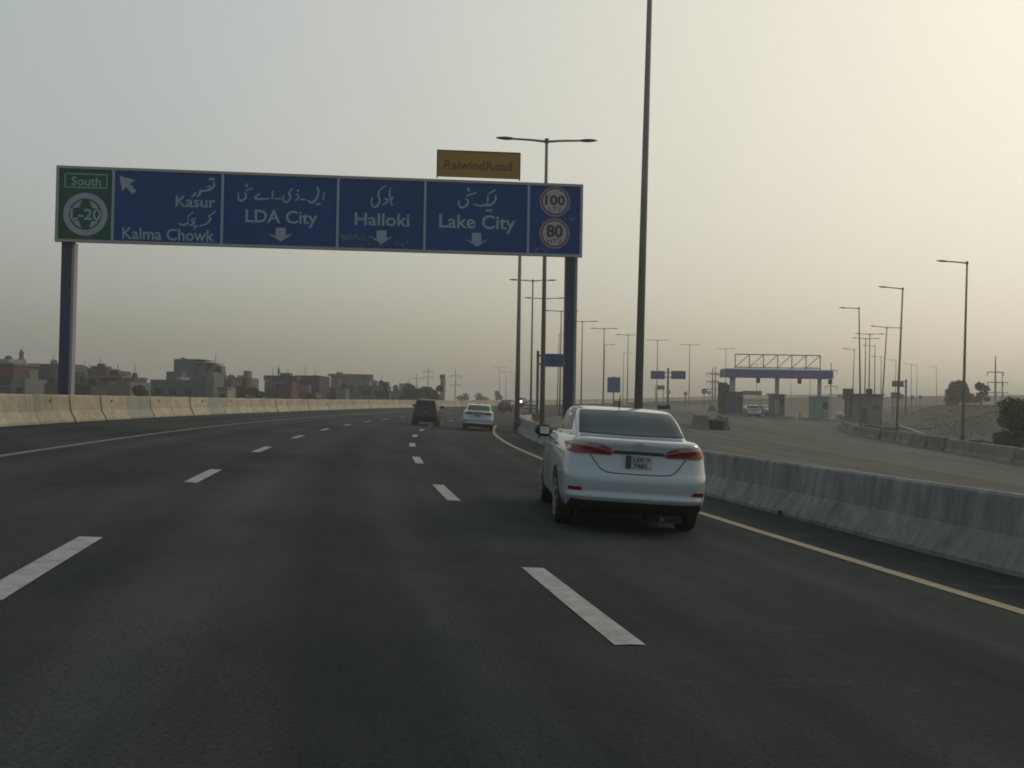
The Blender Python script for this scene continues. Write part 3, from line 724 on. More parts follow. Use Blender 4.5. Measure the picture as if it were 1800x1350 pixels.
# ================================================================== smaller road signs
def sign_board(name, x0, x1, y0, y1, d, m, label, posts, post_w=.12, top=None, group=None, brackets=None, second=None):
    a, b = at(x0, y0, d), at(x1, y1, d); cx = (a.x + b.x) / 2; g = ground(cx, d)
    t = thing(name, label, 'road sign', (cx, d, g), 0, group)
    def plate(a, b):
        q = MB(); q.box(((a.x + b.x) / 2 - cx, 0, (a.z + b.z) / 2 - g), (b.x - a.x, .06, a.z - b.z)); p = q.build('panel', m, t)
        f = MB(); w, h = b.x - a.x, a.z - b.z; c = ((a.x + b.x) / 2 - cx, (a.z + b.z) / 2 - g)
        for (x, z, ww, hh) in ((0, h / 2, w, .05), (0, -h / 2, w, .05), (-w / 2, 0, .05, h), (w / 2, 0, .05, h)): f.box((c[0] + x, -.035, c[1] + z), (ww, .02, hh))
        f.build('trim', 'sign_frame', p)
    plate(a, b)
    if second: plate(at(second[0], second[2], d), at(second[1], second[3], d))
    for px in posts:
        x = at(px, 700, d).x - cx; z1 = at(px, top if top else y0, d).z - g
        q = MB(); q.box((x, .12, z1 / 2), (post_w, post_w, z1 + .2)); q.build('post', 'steel_dark', t)
    if brackets:
        for (xa, xb, yy) in brackets:
            q = MB(); q.bar((at(xa, yy, d).x - cx, .08, at(xa, yy, d).z - g), (at(xb, yy, d).x - cx, .08, at(xb, yy, d).z - g), .14); q.build('bracket', 'steel_dark', t)
sign_board('cantilever_sign', 952, 997, 622, 645, 74, 'sign_blue', 'small blue cantilever sign just left of the gantry right post', (944.5,), .20, 619, None, ((943, 990, 625), (943, 990, 640)))
sign_board('direction_sign', 1068, 1090, 663, 690, 140, 'sign_blue', 'tall blue direction sign beyond the median, left of the tall pole', (1078.5,), .16, 662)
sign_board('direction_sign', 1144, 1168.5, 652, 666.5, 150, 'sign_blue', 'pair of blue panels on one post between tall pole and toll canopy', (1174,), .26, 648, None, ((1160, 1190, 655), (1160, 1190, 663)), (1180, 1205, 652, 666.5))
sign_board('direction_sign', 1154, 1168, 677.5, 685, 200, 'toll_dark', 'small dark far sign below the paired blue panels', (1152, 1166), .12)
sign_board('direction_sign', 1568, 1588, 669.5, 680, 150, 'toll_dark', 'grey cantilever sign on a post above the embankment', (1593,), .22, 668, None, ((1575, 1594, 671), (1575, 1594, 679)))
sign_board('direction_sign', 1566, 1583, 690, 701, 150, 'toll_dark', 'dark board low beneath the grey cantilever sign', (1570, 1580), .12)
sign_board('direction_sign', 1305, 1339, 687, 695, 190, 'toll_dark', 'wide grey far sign seen between the left toll booths', (1308, 1336), .14)
def round_sign(xp, yp, r_px, d, label, m='sign_grey'):
    c = at(xp, yp, d); g = ground(c.x, c.y); r = r_px * d / FPX
    t = thing('round_sign', label, 'road sign', (c.x, d, g), 0, 'round traffic signs seen small in the distance')
    b = MB(); b.tube([(0, -.02, c.z - g), (0, .02, c.z - g)], r, 20); b.build('disc', 'toll_dark', t)
    b = MB(); b.tube([(0, -.035, c.z - g), (0, -.02, c.z - g)], r * .6, 16); b.build('face', m, t)
    b = MB(); b.tube([(0, .05, -.1), (0, .05, c.z - g + r)], .04, 6); b.build('post', 'steel_dark', t)
round_sign(1238, 688, 5, 150, 'larger round traffic sign left of the toll canopy'); round_sign(1246.5, 690.5, 3.2, 165, 'small round sign touching the pylon pair')
round_sign(1205, 692, 3.6, 155, 'round sign below the right-hand blue panel'); round_sign(1175, 689, 3.6, 148, 'round sign at the foot of the paired panels post')
round_sign(1586, 697, 4, 140, 'round sign beside the dark low board'); round_sign(1603, 698, 3.4, 150, 'left round sign above the embankment'); round_sign(1617.5, 698, 3.2, 155, 'right round sign above the embankment')

# ================================================================== toll plaza
TD = 124.0
tl, tr = at(1275, 648, TD), at(1465, 652, TD); tb = at(1370, 664, TD)
tg = ground(at(1370, 736, TD).x, TD)
tc = thing('toll_canopy', 'blue fascia toll canopy with open steel truss on three columns', 'canopy', (at(1370, 700, TD).x, TD, tg))
cx = tc.location.x
def tz(py, px=1370): return at(px, py, TD).z - tg
w = tr.x - tl.x; zt, zb = tz(649.5), tz(664)
b = MB(); b.box(((tl.x + tr.x) / 2 - cx, 1.6, (zt + zb) / 2 - .05), (w, 3.6, zt - zb - .12), bev=.12); roof = b.build('roof', 'toll_blue', tc)
b = MB(); b.box(((tl.x + tr.x) / 2 - cx, 1.6, zt - .02), (w - .1, 3.5, .14)); b.build('roof_trim', 'toll_white', roof)
tx = [at(p, 640, TD).x - cx for p in np.linspace(1296, 1447, 7)]; z0_, z1_ = tz(646), tz(623)
tru = MB(); tru.bar((tx[0], 1.2, z1_), (tx[-1], 1.2, z1_), .12); tru.build('top_chord', 'steel', tc)
tru = MB(); tru.bar((tx[0], 1.2, z0_), (tx[-1], 1.2, z0_), .12); tru.build('bottom_chord', 'steel', tc)
for k in range(7):
    q = MB(); q.bar((tx[k], 1.2, zt), (tx[k], 1.2, z1_), .10); q.build('truss_upright', 'steel', tc)
    if k < 6:
        q = MB(); q.bar((tx[k], 1.25, z0_), (tx[k + 1], 1.25, z1_), .08); q.build('truss_diagonal', 'steel', tc)
cols = (1290.5, 1370, 1445)
for px, cw in zip(cols, (.62, .42, .42)):
    p = at(px, 735, TD); g = ground(p.x, TD)
    q = MB(); q.box((p.x - cx, 1.2, (zb + g - tg) / 2), (cw, cw, zb - (g - tg) + .1), bev=.05); q.build('column', 'toll_column', tc)
for px in (1334, 1407, 1461):
    x = at(px, 670, TD).x - cx
    q = MB(); q.box((x, .4, zb - .38), (.42, .3, .62)); sgn = q.build('lane_signal', 'plastic', tc)
    q = MB(); q.tube([(x, .22, zb - .28), (x, .25, zb - .28)], .11, 12); q.build('lens', 'lamp_red', sgn)
bs = [('toll_booth', 1283, 1307, 672, 'toll_dark', 'toll_navy', 'dark tall toll booth with navy side at the left column'),
      ('toll_booth', 1360.5, 1381, 693, 'toll_dark', 'toll_teal', 'teal and grey toll booth at the middle column'),
      ('toll_booth', 1433, 1459, 694, 'toll_teal', 'toll_teal', 'green toll booth at the right column')]
for (nm, xa, xb, yt, m1, m2, lab), px in zip(bs, cols):
    p = at(px, 735, TD); g = ground(p.x, TD); wb = (xb - xa) * TD / FPX; xc = at((xa + xb) / 2, 735, TD).x; h = at(px, yt, TD).z - g
    t = thing('toll_booth', lab, 'toll booth', (xc, TD + 1.6, g), 0, 'toll booths under the canopy')
    q = MB(); q.box((0, -.4, .14), (wb + .9, 6.5, .28), bev=.25); isl = q.build('kerb_island', 'kerb', t)
    hb = min(h, 2.9)
    q = MB(); q.box((0, 0, .28 + (hb - .28) / 2), (wb, 2.4, hb - .28), bev=.06); bo = q.build('cabin', m1, t)
    q = MB(); q.box((0, -.02, hb + .06), (wb + .16, 2.6, .12)); q.build('cabin_roof', 'toll_dark', t)
    q = MB(); q.box((-wb * .22, -1.215, hb * .50), (wb * .40, .03, hb * .62)); q.build('front_panel', m2, bo)
    q = MB(); q.box((wb * .25, -1.215, hb * .66), (wb * .34, .03, hb * .30)); q.build('window', 'glass_dark', bo)
    q = MB(); q.box((wb * .25, -1.30, hb * .62), (.3, .2, .4)); q.build('cash_box', 'plastic', bo)
    if yt < 680:
        q = MB(); q.box((-wb * .75, .9, h / 2), (1.15, .3, h)); q.build('tall_panel', 'toll_dark', t)
    q = MB(); q.tube([(-wb * .3, -3.2, .28), (-wb * .3, -3.2, 1.15)], .10, 10); q.build('bollard', 'toll_dark', t)
p = at(1275, 735, TD + 3); g = ground(p.x, p.y)
t = thing('sign_board', 'dark stepped back of a signboard left of the toll canopy', 'board', (p.x, p.y, g), 0)
q = MB(); z1b = at(1284, 676, TD + 3).z - g; q.box((.45, 0, z1b - 1.3), (1.2, .12, 2.6)); q.build('panel', 'toll_dark', t)
q = MB(); q.box((-.45, .2, z1b - 2.15), (.75, .12, 2.1)); q.build('panel', 'toll_dark', t)
for x in (-.45, .5):
    q = MB(); q.box((x, .16, (z1b - 1) / 2), (.10, .10, z1b - 1)); q.build('post', 'steel_dark', t)
p = at(1406, 735, TD - 2); g = ground(p.x, p.y)
q = MB(); q.tube([(0, 0, 0), (0, 0, .75), (0, 0, .8)], [.09, .09, .04], 10); q.tube([(0, 0, 0), (0, 0, .05)], .16, 10); tag(q.build('bollard', 'plastic', loc=(p.x, p.y, g + .01)), 'short dark bollard standing in the right toll lane', 'bollard')
# cone shaped mound on the far verge
c = at(1252, 708, 160); g = ground(c.x, c.y)
rings = []
for k, (z, r) in enumerate(((0, 1.0), (.35, .82), (.8, .5), (1.15, .25), (1.42, .05))):
    rings.append([(r * math.cos(a) * (1 + .1 * math.sin(3 * a + k)), r * math.sin(a) * (1 + .1 * math.cos(2 * a + k)), z) for a in np.linspace(0, 2 * math.pi, 17)[:-1]])
q = MB(); q.loft(rings); tag(q.build('mound', 'rubble', loc=(c.x, c.y, g - .12)), 'dark cone-shaped heap beside the far barrier left of the toll', 'mound')
# striped barricade beyond the sedan roof
p = at(1168, 716, 62); g = ground(p.x, p.y)
t = thing('barricade', 'small dark barricade with a white post seen above the white sedan roof', 'barricade', (p.x, p.y, g))
zz = p.z - g
q = MB(); q.box((-.05, 0, zz), (.75, .08, .24)); q.build('board', 'plastic', t)
q = MB(); q.box((.36, -.03, zz / 2), (.07, .07, zz + .2)); q.build('post', 'sign_white', t)
q = MB(); q.box((-.35, .03, zz / 2), (.06, .06, zz)); q.build('post', 'steel_dark', t)

# roadside hut
HD = 128.0
ha, hb_ = at(1498, 690, HD), at(1550, 726, HD); g = ground((ha.x + hb_.x) / 2, HD); hx = (ha.x + hb_.x) / 2; hw = hb_.x - ha.x; hh = ha.z - g
t = thing('roadside_hut', 'brown flat-roofed hut behind the low barrier with a tank on top', 'hut', (hx, HD, g - .12))
q = MB(); q.box((0, 1.5, hh / 2 - .12), (hw - .2, 3.4, hh - .24)); wl_ = q.build('wall', mat('brown_hut_wall', (.15, .13, .115), .95, var=(.115, .10, .09), scale=.5), t)
q = MB(); q.box((0, 1.4, hh - .12), (hw + .25, 4.0, .20)); rf = q.build('roof', 'plaster_dark', t)
q = MB(); q.box((hw * .18, 1.2, hh + .32), (.7, .7, .68), bev=.12); q.build('water_tank', 'plastic', rf)
q = MB(); q.box((-hw * .12, -.22, 1.0), (.9, .06, 1.9)); q.build('door', 'plaster_dark', wl_)
q = MB(); q.box((hw * .28, -.22, hh * .55), (.8, .06, .6)); q.build('window', 'opening', wl_)
q = MB(); q.box((-hw / 2 - .25, .8, hh - .05), (1.1, 1.0, 1.35)); q.box((-hw / 2 - .55, .8, hh / 2 - .3), (.14, .14, hh - .8)); q.box((-hw / 2 + .0, .8, hh / 2 - .3), (.14, .14, hh - .8)); q.build('raised_box', 'plaster_dark', t)
q = MB(); q.box((-hw / 2 - .2, -.6, .35), (2.4, .5, .7)); q.build('plinth', 'plaster', t)
# rubble heaps behind the barrier
def heap(px, py, d, w, h, label, n=40, seed=1):
    r = random.Random(seed); c = at(px, py, d); g = ground(c.x, c.y); b = MB()
    for k in range(n):
        x = r.gauss(0, w / 3); z = max(0, h * (1 - abs(x) / w) * r.uniform(.1, .8)); s_ = r.uniform(.15, .45) * h
        b.box((x, r.gauss(0, w / 5), z * .6), (s_ * 1.5, s_ * 1.2, s_), r.uniform(0, 3))
    tag(b.build('rubble_heap', 'rubble', loc=(c.x, c.y, g - .1)), label, 'rubble', 'heaps of rubble behind the low barrier')['kind'] = 'stuff'
heap(1532, 748, 96, 2.6, .8, 'dark broken rubble in front of the roadside hut', 46, 2); heap(1716, 775, 70, 1.6, .5, 'small dark heap at the foot of the rightmost lamp', 24, 3)
# concrete drain running down the embankment corner
pts = [at(1580, 735, 118), at(1622, 768, 80)]
q = MB(); a_, b_ = pts; a_ = Vector((a_.x, a_.y, 0)); b_ = Vector((b_.x, b_.y, 0)); prev = None
for k in range(13):
    p = a_.lerp(b_, k / 12); p.z = ground(p.x, p.y) + .06
    if prev is not None: q.bar(prev, p, .30, .22)
    prev = p
tag(q.build('drain_kerb', 'plaster_light'), 'pale concrete kerb running diagonally down the embankment corner', 'kerb')

# ================================================================== houses on the left
def house(label, x0, x1, yt, d, m, depth=7, windows=(), parapet=None, slab=None, extra=(), rz=0, group='houses behind the left barrier', door=None):
    a, b = at(x0, yt, d), at(x1, yt, d); g = -1.6; cx = (a.x + b.x) / 2; w = b.x - a.x; H = (a.z + b.z) / 2 - g
    t = thing('house', label, 'house', (cx, d + depth / 2, g), rz, group)
    q = MB(); q.box((0, 0, H / 2), (w, depth, H)); wall = q.build('wall', m, t)
    if parapet:
        q = MB(); ph = parapet
        q.box((0, -depth / 2 + .1, H + ph / 2), (w, .2, ph)); q.box((-w / 2 + .1, .1, H + ph / 2), (.2, depth - .2, ph)); q.box((w / 2 - .1, .1, H + ph / 2), (.2, depth - .2, ph)); q.build('parapet', m, t)
    if slab:
        q = MB(); q.box((0, -.3, H + .11), (w + slab, depth + slab, .22)); q.build('roof_slab', 'plaster_dark' if slab > .9 else 'plaster', t)
    for (fx, fz, ww, wh) in windows:
        q = MB(); q.box((fx * w, -depth / 2 - .02, fz * H), (ww, .10, wh)); wi = q.build('window', 'opening', wall)
        q = MB(); q.box((fx * w, -depth / 2 - .06, fz * H - wh / 2 - .05), (ww + .2, .2, .09)); q.build('sill', 'plaster_light', wi)
    if door:
        q = MB(); q.box((door * w, -depth / 2 - .02, 1.1), (1.0, .08, 2.2)); q.build('door', 'opening', wall)
    for (nm, ex0, ex1, ey0, ey1, em, dy) in extra:
        e0, e1 = at(ex0, ey0, d), at(ex1, ey1, d)
        q = MB(); q.box(((e0.x + e1.x) / 2 - cx, dy, (e0.z + e1.z) / 2 - g), (e1.x - e0.x, max(.5, depth * .5) if nm != 'chimney' else .6, e0.z - e1.z)); q.build(nm, em, t)
    rc_ = random.Random(len(label) * 7 + int(x0 * 3))
    top = H + (parapet or 0) * 0 + (.22 if slab else 0)
    for k in range(rc_.randint(1, 3)):
        fx = rc_.uniform(-.42, .42) * w; kind = rc_.random(); fy = rc_.uniform(-.3, .2) * depth
        q = MB()
        if kind < .35: q.tube([(fx, fy, top), (fx, fy, top + .75), (fx, fy, top + .95)], [.42, .42, .15], 10); q.build('water_tank', rc_.choice(('plaster_dark', 'plaster', 'plaster_blue')), t)
        elif kind < .7: q.box((fx, fy, top + .6), (min(1.8, w * .35), 1.8, 1.2)); q.build('stair_head', m, t)
        else:
            q.tube([(fx, fy, top), (fx, fy, top + rc_.uniform(1.2, 2.2))], .035, 5); q.build('antenna', 'steel_dark', t)
    return t
house('brick house at the left edge with a pale parapet wall', -30, 24, 641, 112, 'brick', 8, ((.1, .72, 1.0, 1.1), (.35, .72, 1.0, 1.1)), None, .3, (('parapet', -30, 16, 630, 640, 'plaster_light', -2),))
house('blue-grey block house between minaret and gantry post', 42, 104, 643, 118, 'plaster_blue', 8, ((-.2, .7, .9, 1.1), (.1, .7, .9, 1.1), (.35, .7, .9, 1.1)), .25, None, (('stair_room', 44, 70, 639, 643, 'plaster_dark', 1), ('water_tank', 78, 83, 638.5, 643, 'plaster_dark', 0), ('chimney', 92, 94, 634, 643, 'plaster', 0)))
house('low grey house just right of the left gantry post', 112, 150, 657, 122, 'plaster', 6, ((.2, .7, .8, .9),), .2)
house('brick house with a stepped roof and box chimney right of the left gantry post', 140, 214, 664, 116, 'brick', 8, ((-.3, .62, .9, 1.0), (0, .62, .9, 1.0), (.28, .62, .9, 1.0)), None, .4,
      (('upper_room', 141, 175, 646, 664, 'brick', 0), ('chimney', 151, 162, 637, 646, 'brick', -.5), ('upper_room', 175, 190, 650, 664, 'brick', 1), ('stair_room', 190, 203, 657, 664, 'plaster', 1)))
house('plain beige wall house in front of the stepped brick house', 188, 229, 673, 104, 'plaster', 6, (), .15, None, (('stair_room', 210, 224, 664, 673, 'plaster_dark', 0), ('chimney', 218, 223, 654, 664, 'brick', -.4)), door=.3)
house('tall two-tone grey house, highest on the left skyline', 294, 362, 672, 126, 'plaster_blue', 10, ((-.3, .80, .8, .9),), None, None,
      (('tower', 294, 331, 631, 672, 'plaster_blue', 0), ('tower', 331, 347, 633, 672, 'plaster', .6), ('tower', 347, 361, 639, 672, 'plaster', 1.2), ('roof_slab', 331, 364, 635.5, 637.5, 'plaster_light', 0), ('roof_slab', 293, 346, 629, 631, 'plaster', 0), ('chimney', 296, 302, 626, 630, 'plaster_dark', 0)))
house('long blue-grey wall house below the tall grey house', 264, 362, 671, 112, 'plaster_blue', 6, ((-.35, .75, .8, .8), (-.1, .75, .8, .8), (.2, .75, .8, .8)), .2, None, (('upper_room', 306, 316, 662, 671, 'plaster_light', -1), ('water_tank', 273, 278, 667, 671, 'plaster_dark', 0), ('chimney', 286, 288.5, 664, 671, 'brick', 0)))
house('narrow grey gatehouse with a dark doorway right of the tall house', 361, 376, 656, 112, 'plaster', 4, (), .15, None, (), door=.12)
house('low brick house left of the small shaded block', 376, 406, 671, 120, 'brick', 6, ((0, .7, .9, .9),), .2, None, (('stair_room', 379, 397, 667, 671, 'brick', 0),))
house('small grey block house with a stair room left of the wide overhang', 410, 436, 666, 140, 'plaster', 6, ((-.2, .8, .8, .9), (.25, .8, .8, .9)), .2, None, (('stair_room', 412, 421, 659, 666, 'plaster_light', 0),))
house('wide house with a dark overhanging roof and bluish wall', 465, 517, 670, 138, 'plaster_blue', 8, ((-.28, .72, 1.0, 1.1), (.05, .72, 1.0, 1.1)), None, None, (('overhang', 462, 521, 659.5, 669.5, 'plaster_dark', -1.5),))
house('dark house joined to the right of the overhanging roof', 518, 562, 663, 142, 'plaster_dark', 8, ((.1, .7, .9, 1.0),), .25, None, (('chimney', 542, 547, 658, 663, 'plaster_dark', 0), ('garden_wall', 526, 548, 677, 690, 'plaster', -4), ('garden_wall', 527, 562, 690, 700, 'brick', -5)))
house('pale house with a wide flat roof slab on columns', 577, 608, 680, 155, 'plaster', 7, ((-.2, .85, .9, 1.0),), None, None, (('roof_slab', 573, 618, 656.5, 661, 'plaster', -.3), ('upper_room', 578, 607, 661, 680, 'plaster', 0), ('column', 612, 615, 661, 680, 'plaster', -1), ('water_tank', 588, 593, 653.5, 656.5, 'plaster_dark', 0)))
house('plain grey box house right of the flat roof slab', 606, 649, 671, 150, 'plaster', 7, ((-.25, .8, .9, 1.0), (.2, .8, .9, 1.0)), .2)
house('low bluish house right of the plain grey box', 634, 677, 679, 145, 'plaster_blue', 7, ((-.25, .8, 1.2, .9), (.25, .8, 1.2, .9)), .15)
house('long low whitish wall building left of the black hatchback', 677, 724, 690, 150, 'plaster_light', 5, ((-.3, .8, .7, .5), (.1, .8, .7, .5)), None, .2)
house('small white box hut above the black hatchback', 727, 738, 684.5, 160, 'plaster_light', 3, ((0, .8, .4, .5),), None, .15)
house('narrow pale tower block right of the dark trees', 774, 781, 666, 200, 'plaster', 4, ((0, .8, .3, .5),), .2)
house('low grey shed at far left below the minaret', 20, 44, 668, 104, 'plaster', 5, ((.1, .75, .7, .7),), .15, None, (('water_tank', 26, 31, 664, 668, 'plaster_dark', 0),))
house('small dark brick outhouse at the foot of the left gantry post', 78, 101, 676, 100, 'brick', 4, (), .12, None, (('chimney', 84, 87, 671, 676, 'brick', 0),), door=.2)
house('low dark house front between gantry post and stepped brick house', 126, 160, 679, 98, 'plaster_dark', 4, ((-.2, .75, .6, .7), (.2, .75, .6, .7)), .12)
house('little pale hut in front of the low brick house', 384, 400, 684, 100, 'plaster_light', 3, ((0, .8, .5, .5),), None, .15)
house('low rust-brown shed between shaded block and overhanging house', 404, 432, 682, 112, 'brick', 4, ((.2, .8, .6, .6),), .1, None, (('water_tank', 409, 413, 678, 682, 'plaster_dark', 0),))
house('low brown yard wall house under the overhanging roof', 478, 512, 686, 118, 'brick', 4, ((-.2, .85, .5, .5),), .1)
house('small grey hut left of the plain grey box house', 590, 608, 685, 128, 'plaster', 3, (), .1, None, (('water_tank', 595, 599, 681.5, 685, 'plaster_dark', 0),), door=.1)
house('low grey shed right of the low bluish house', 662, 684, 688, 126, 'plaster_dark', 3, ((0, .85, .6, .4),), .1)
# minaret
c = at(38, 612, 135); g = -1.6; H = c.z - g; k_ = 135 / FPX
t = thing('minaret', 'pale minaret with a balcony and pointed dome at far left', 'minaret', (c.x, 135, g))
q = MB(); q.tube([(0, 0, 0), (0, 0, H - 22 * k_)], [4.2 * k_, 3.6 * k_], 8); q.build('shaft', 'plaster', t)
q = MB(); q.tube([(0, 0, H - 24 * k_), (0, 0, H - 22 * k_), (0, 0, H - 19 * k_), (0, 0, H - 18.8 * k_)], [3.6 * k_, 6.4 * k_, 6.4 * k_, 4 * k_], 8); q.build('balcony', 'plaster', t)
q = MB(); q.tube([(0, 0, H - 19 * k_), (0, 0, H - 10 * k_)], 4.0 * k_, 8); q.build('lantern', 'plaster', t)
q = MB(); q.tube([(0, 0, H - 10 * k_), (0, 0, H - 8 * k_), (0, 0, H - 5 * k_), (0, 0, H - 2.5 * k_), (0, 0, H)], [4.4 * k_, 4.2 * k_, 2.8 * k_, 1 * k_, .2 * k_], 12); q.build('dome', 'plaster', t)
# roof-top mast with a dish-like shape above the overhang
c = at(487, 640, 140); z0b = at(487, 660, 140).z
t = thing('roof_mast', 'slim dark roof ornament standing on the overhanging roof', 'mast', (c.x, 141, z0b - .1))
q = MB(); q.tube([(0, 0, 0), (0, 0, c.z - z0b)], [.06, .03], 6); q.build('pole', 'steel_dark', t)
q = MB(); q.tube([(0, 0, .25), (0, 0, .7), (0, 0, 1.3)], [.12, .17, .04], 8); q.build('finial', 'plaster_dark', t)

# ================================================================== trees
def tree(label, px, yb, yt, wpx, d, m='leaf_dull', n=900, blobs=9, seed=1, bush=False, group='trees and shrubs', zbase=None, leaf=.22, name='tree'):
    r = random.Random(seed)
    b0, t0 = at(px, yb, d), at(px, yt, d); g = zbase if zbase is not None else ground(b0.x, d)
    H = t0.z - g; W = wpx * d / FPX
    t = thing(name, label, 'shrub' if name == 'shrub' else 'tree', (b0.x, d, g - .14), 0, group)
    trunk_h = H * (.12 if bush else .38)
    q = MB(); rt = max(.05, H * .028)
    q.tube([(0, 0, 0), (r.uniform(-.05, .05) * W, 0, trunk_h * .6), (r.uniform(-.06, .06) * W, 0, trunk_h), (0, 0, H * .75)], [rt * 1.5, rt * 1.1, rt, rt * .3], 8)
    centers = []
    for k in range(blobs):
        a = 2 * math.pi * k / blobs * 1.618 * 2; rad = r.uniform(.12, .36) * W
        z = (r.uniform(.15, .80) if bush else r.uniform(.42, .86)) * H
        if z > .7 * H: rad *= .6
        if bush and z < .4 * H: rad *= 1.1
        cx_, cy_ = rad * math.cos(a), rad * math.sin(a)
        cr = r.uniform(.16, .25) * min(W, H * 1.1)
        centers.append((cx_, cy_, min(z, H - cr * .9), cr))
        q.tube([(0, 0, trunk_h * r.uniform(.5, 1)), (cx_ * .55, cy_ * .55, z * .8), (cx_, cy_, z)], [rt * .6, rt * .4, rt * .12], 5)
    q.build('trunk', 'bark', t)
    v, f = [], []
    per = n // blobs
    for (cx_, cy_, cz_, cr) in centers:
        for k in range(per):
            u = Vector((r.gauss(0, 1), r.gauss(0, 1), r.gauss(0, 1))).normalized() * cr * (r.random() ** .38) * r.uniform(.85, 1.12)
            p = Vector((cx_, cy_, cz_)) + Vector((u.x * 1.08, u.y * 1.08, u.z * .85))
            if p.z < .02: continue
            a = Vector((r.gauss(0, 1), r.gauss(0, 1), r.gauss(0, .6))).normalized(); b_ = a.orthogonal(); b_.rotate(Matrix.Rotation(r.uniform(0, 6.28), 3, a))
            sl = leaf * r.uniform(.6, 1.3); i = len(v)
            v += [p - a * sl * .5, p + b_ * sl * .3, p + a * sl * .5, p - b_ * sl * .3]; f.append((i, i + 1, i + 2, i + 3))
    me = bpy.data.meshes.new('crown'); me.from_pydata([tuple(x) for x in v], [], f)
    cr_ = link('crown', me, m, t); return t
tree('large dark green shrub at the right edge behind the low barrier', 1792, 786, 687, 88, 58, 'leaf', 9000, 20, 5, True, leaf=.17, name='shrub')
tree('round dense tree on top of the embankment at right', 1684, 709, 666, 62, 150, 'leaf_dull', 5200, 18, 8, True, leaf=.36)
tree('slimmer tree joined to the right of the round embankment tree', 1724, 709, 664, 30, 152, 'leaf_dull', 2200, 10, 9, True, leaf=.32)
tree('wide dark tree left of three behind the black hatchback', 726, 697, 667, 40, 150, 'leaf', 4200, 14, 12, True, zbase=-1.5, leaf=.6)
tree('dark tree middle of three behind the black hatchback', 748, 697, 665, 38, 152, 'leaf', 4200, 14, 13, True, zbase=-1.5, leaf=.6)
tree('dark tree right of three behind the black hatchback', 768, 697, 663, 26, 148, 'leaf', 3000, 12, 14, True, zbase=-1.5, leaf=.6)
tree('dusty low tree beyond the barrier, above the white sedan ahead', 846, 697, 685, 30, 280, 'leaf_dull', 900, 7, 15, zbase=-1, leaf=.5)
tree('dusty small tree beyond the barrier above the far black car', 876, 697, 683, 18, 280, 'leaf_dull', 700, 6, 16, zbase=-1, leaf=.5)
tree('dark teal-green tree left of the long blue-grey wall', 246, 699, 663, 38, 102, 'leaf', 4000, 14, 17, True, zbase=-1.5, leaf=.34)
tree('dark bushy tree left of the wide overhanging house', 446, 700, 668, 40, 110, 'leaf', 4000, 14, 18, True, zbase=-1.5, leaf=.36)
tree('dark bushy tree between overhanging house and flat roof slab', 576, 700, 676, 34, 118, 'leaf', 3400, 12, 19, True, zbase=-1.5, leaf=.36)
tree('dark leafy tree in front of the dark house right of the overhang', 545, 700, 680, 30, 116, 'leaf', 2800, 10, 41, True, zbase=-1.5, leaf=.34)
tree('dark bush at the left foot of the tall two-tone house', 283, 700, 676, 26, 104, 'leaf', 2400, 10, 42, True, zbase=-1.5, leaf=.32)
tree('low dark tree before the low whitish wall building', 690, 700, 686, 26, 140, 'leaf', 2200, 9, 43, True, zbase=-1.5, leaf=.4)
tree('low bush on the skyline left of the dark trees', 700, 697, 680, 22, 190, 'leaf_dull', 800, 6, 20, zbase=-1.5, leaf=.4)
tree('hazy low tree on the skyline at the far end of the bend', 815, 697, 686, 24, 290, 'leaf_dull', 700, 6, 21, zbase=-1, leaf=.5)
for k, (px, yt, w_, lab) in enumerate(((1352, 690, 30, 'hazy tree seen left of the middle toll booth'), (1418, 694, 26, 'hazy low tree seen left of the right toll booth'), (1480, 693, 34, 'hazy low tree left of the roadside hut'), (1272, 697, 20, 'hazy low tree behind the stepped signboard'))):
    tree(lab, px, 708, yt, w_, 300, 'leaf_dull', 700, 6, 30 + k, leaf=.6)
rg = random.Random(9); v, f = [], []
for k in range(26000):                        # thin dry scrub on the embankment and verge
    x, y = rg.uniform(30, 95), rg.uniform(60, 150)
    s_, o_ = 0, 0
    if berm(np.array([x]), np.array([y]))[0] < .02 and rg.random() < .8: continue
    z = ground(x, y) - .1; h = rg.uniform(.04, .16); a = rg.uniform(0, 6.28); w_ = rg.uniform(.05, .16)
    i = len(v); v += [(x - w_ * math.cos(a), y - w_ * math.sin(a), z), (x + w_ * math.cos(a), y + w_ * math.sin(a), z), (x + rg.uniform(-.1, .1), y, z + h)]; f.append((i, i + 1, i + 2))
me = bpy.data.meshes.new('dry_scrub'); me.from_pydata(v, [], f)
o = link('dry_scrub', me, mat('dry_scrub', (.088, .085, .067), .9, var=(.066, .066, .052), scale=.6)); o['kind'] = 'stuff'; o['label'] = 'thin dry scrub covering the embankment'; o['category'] = 'scrub'

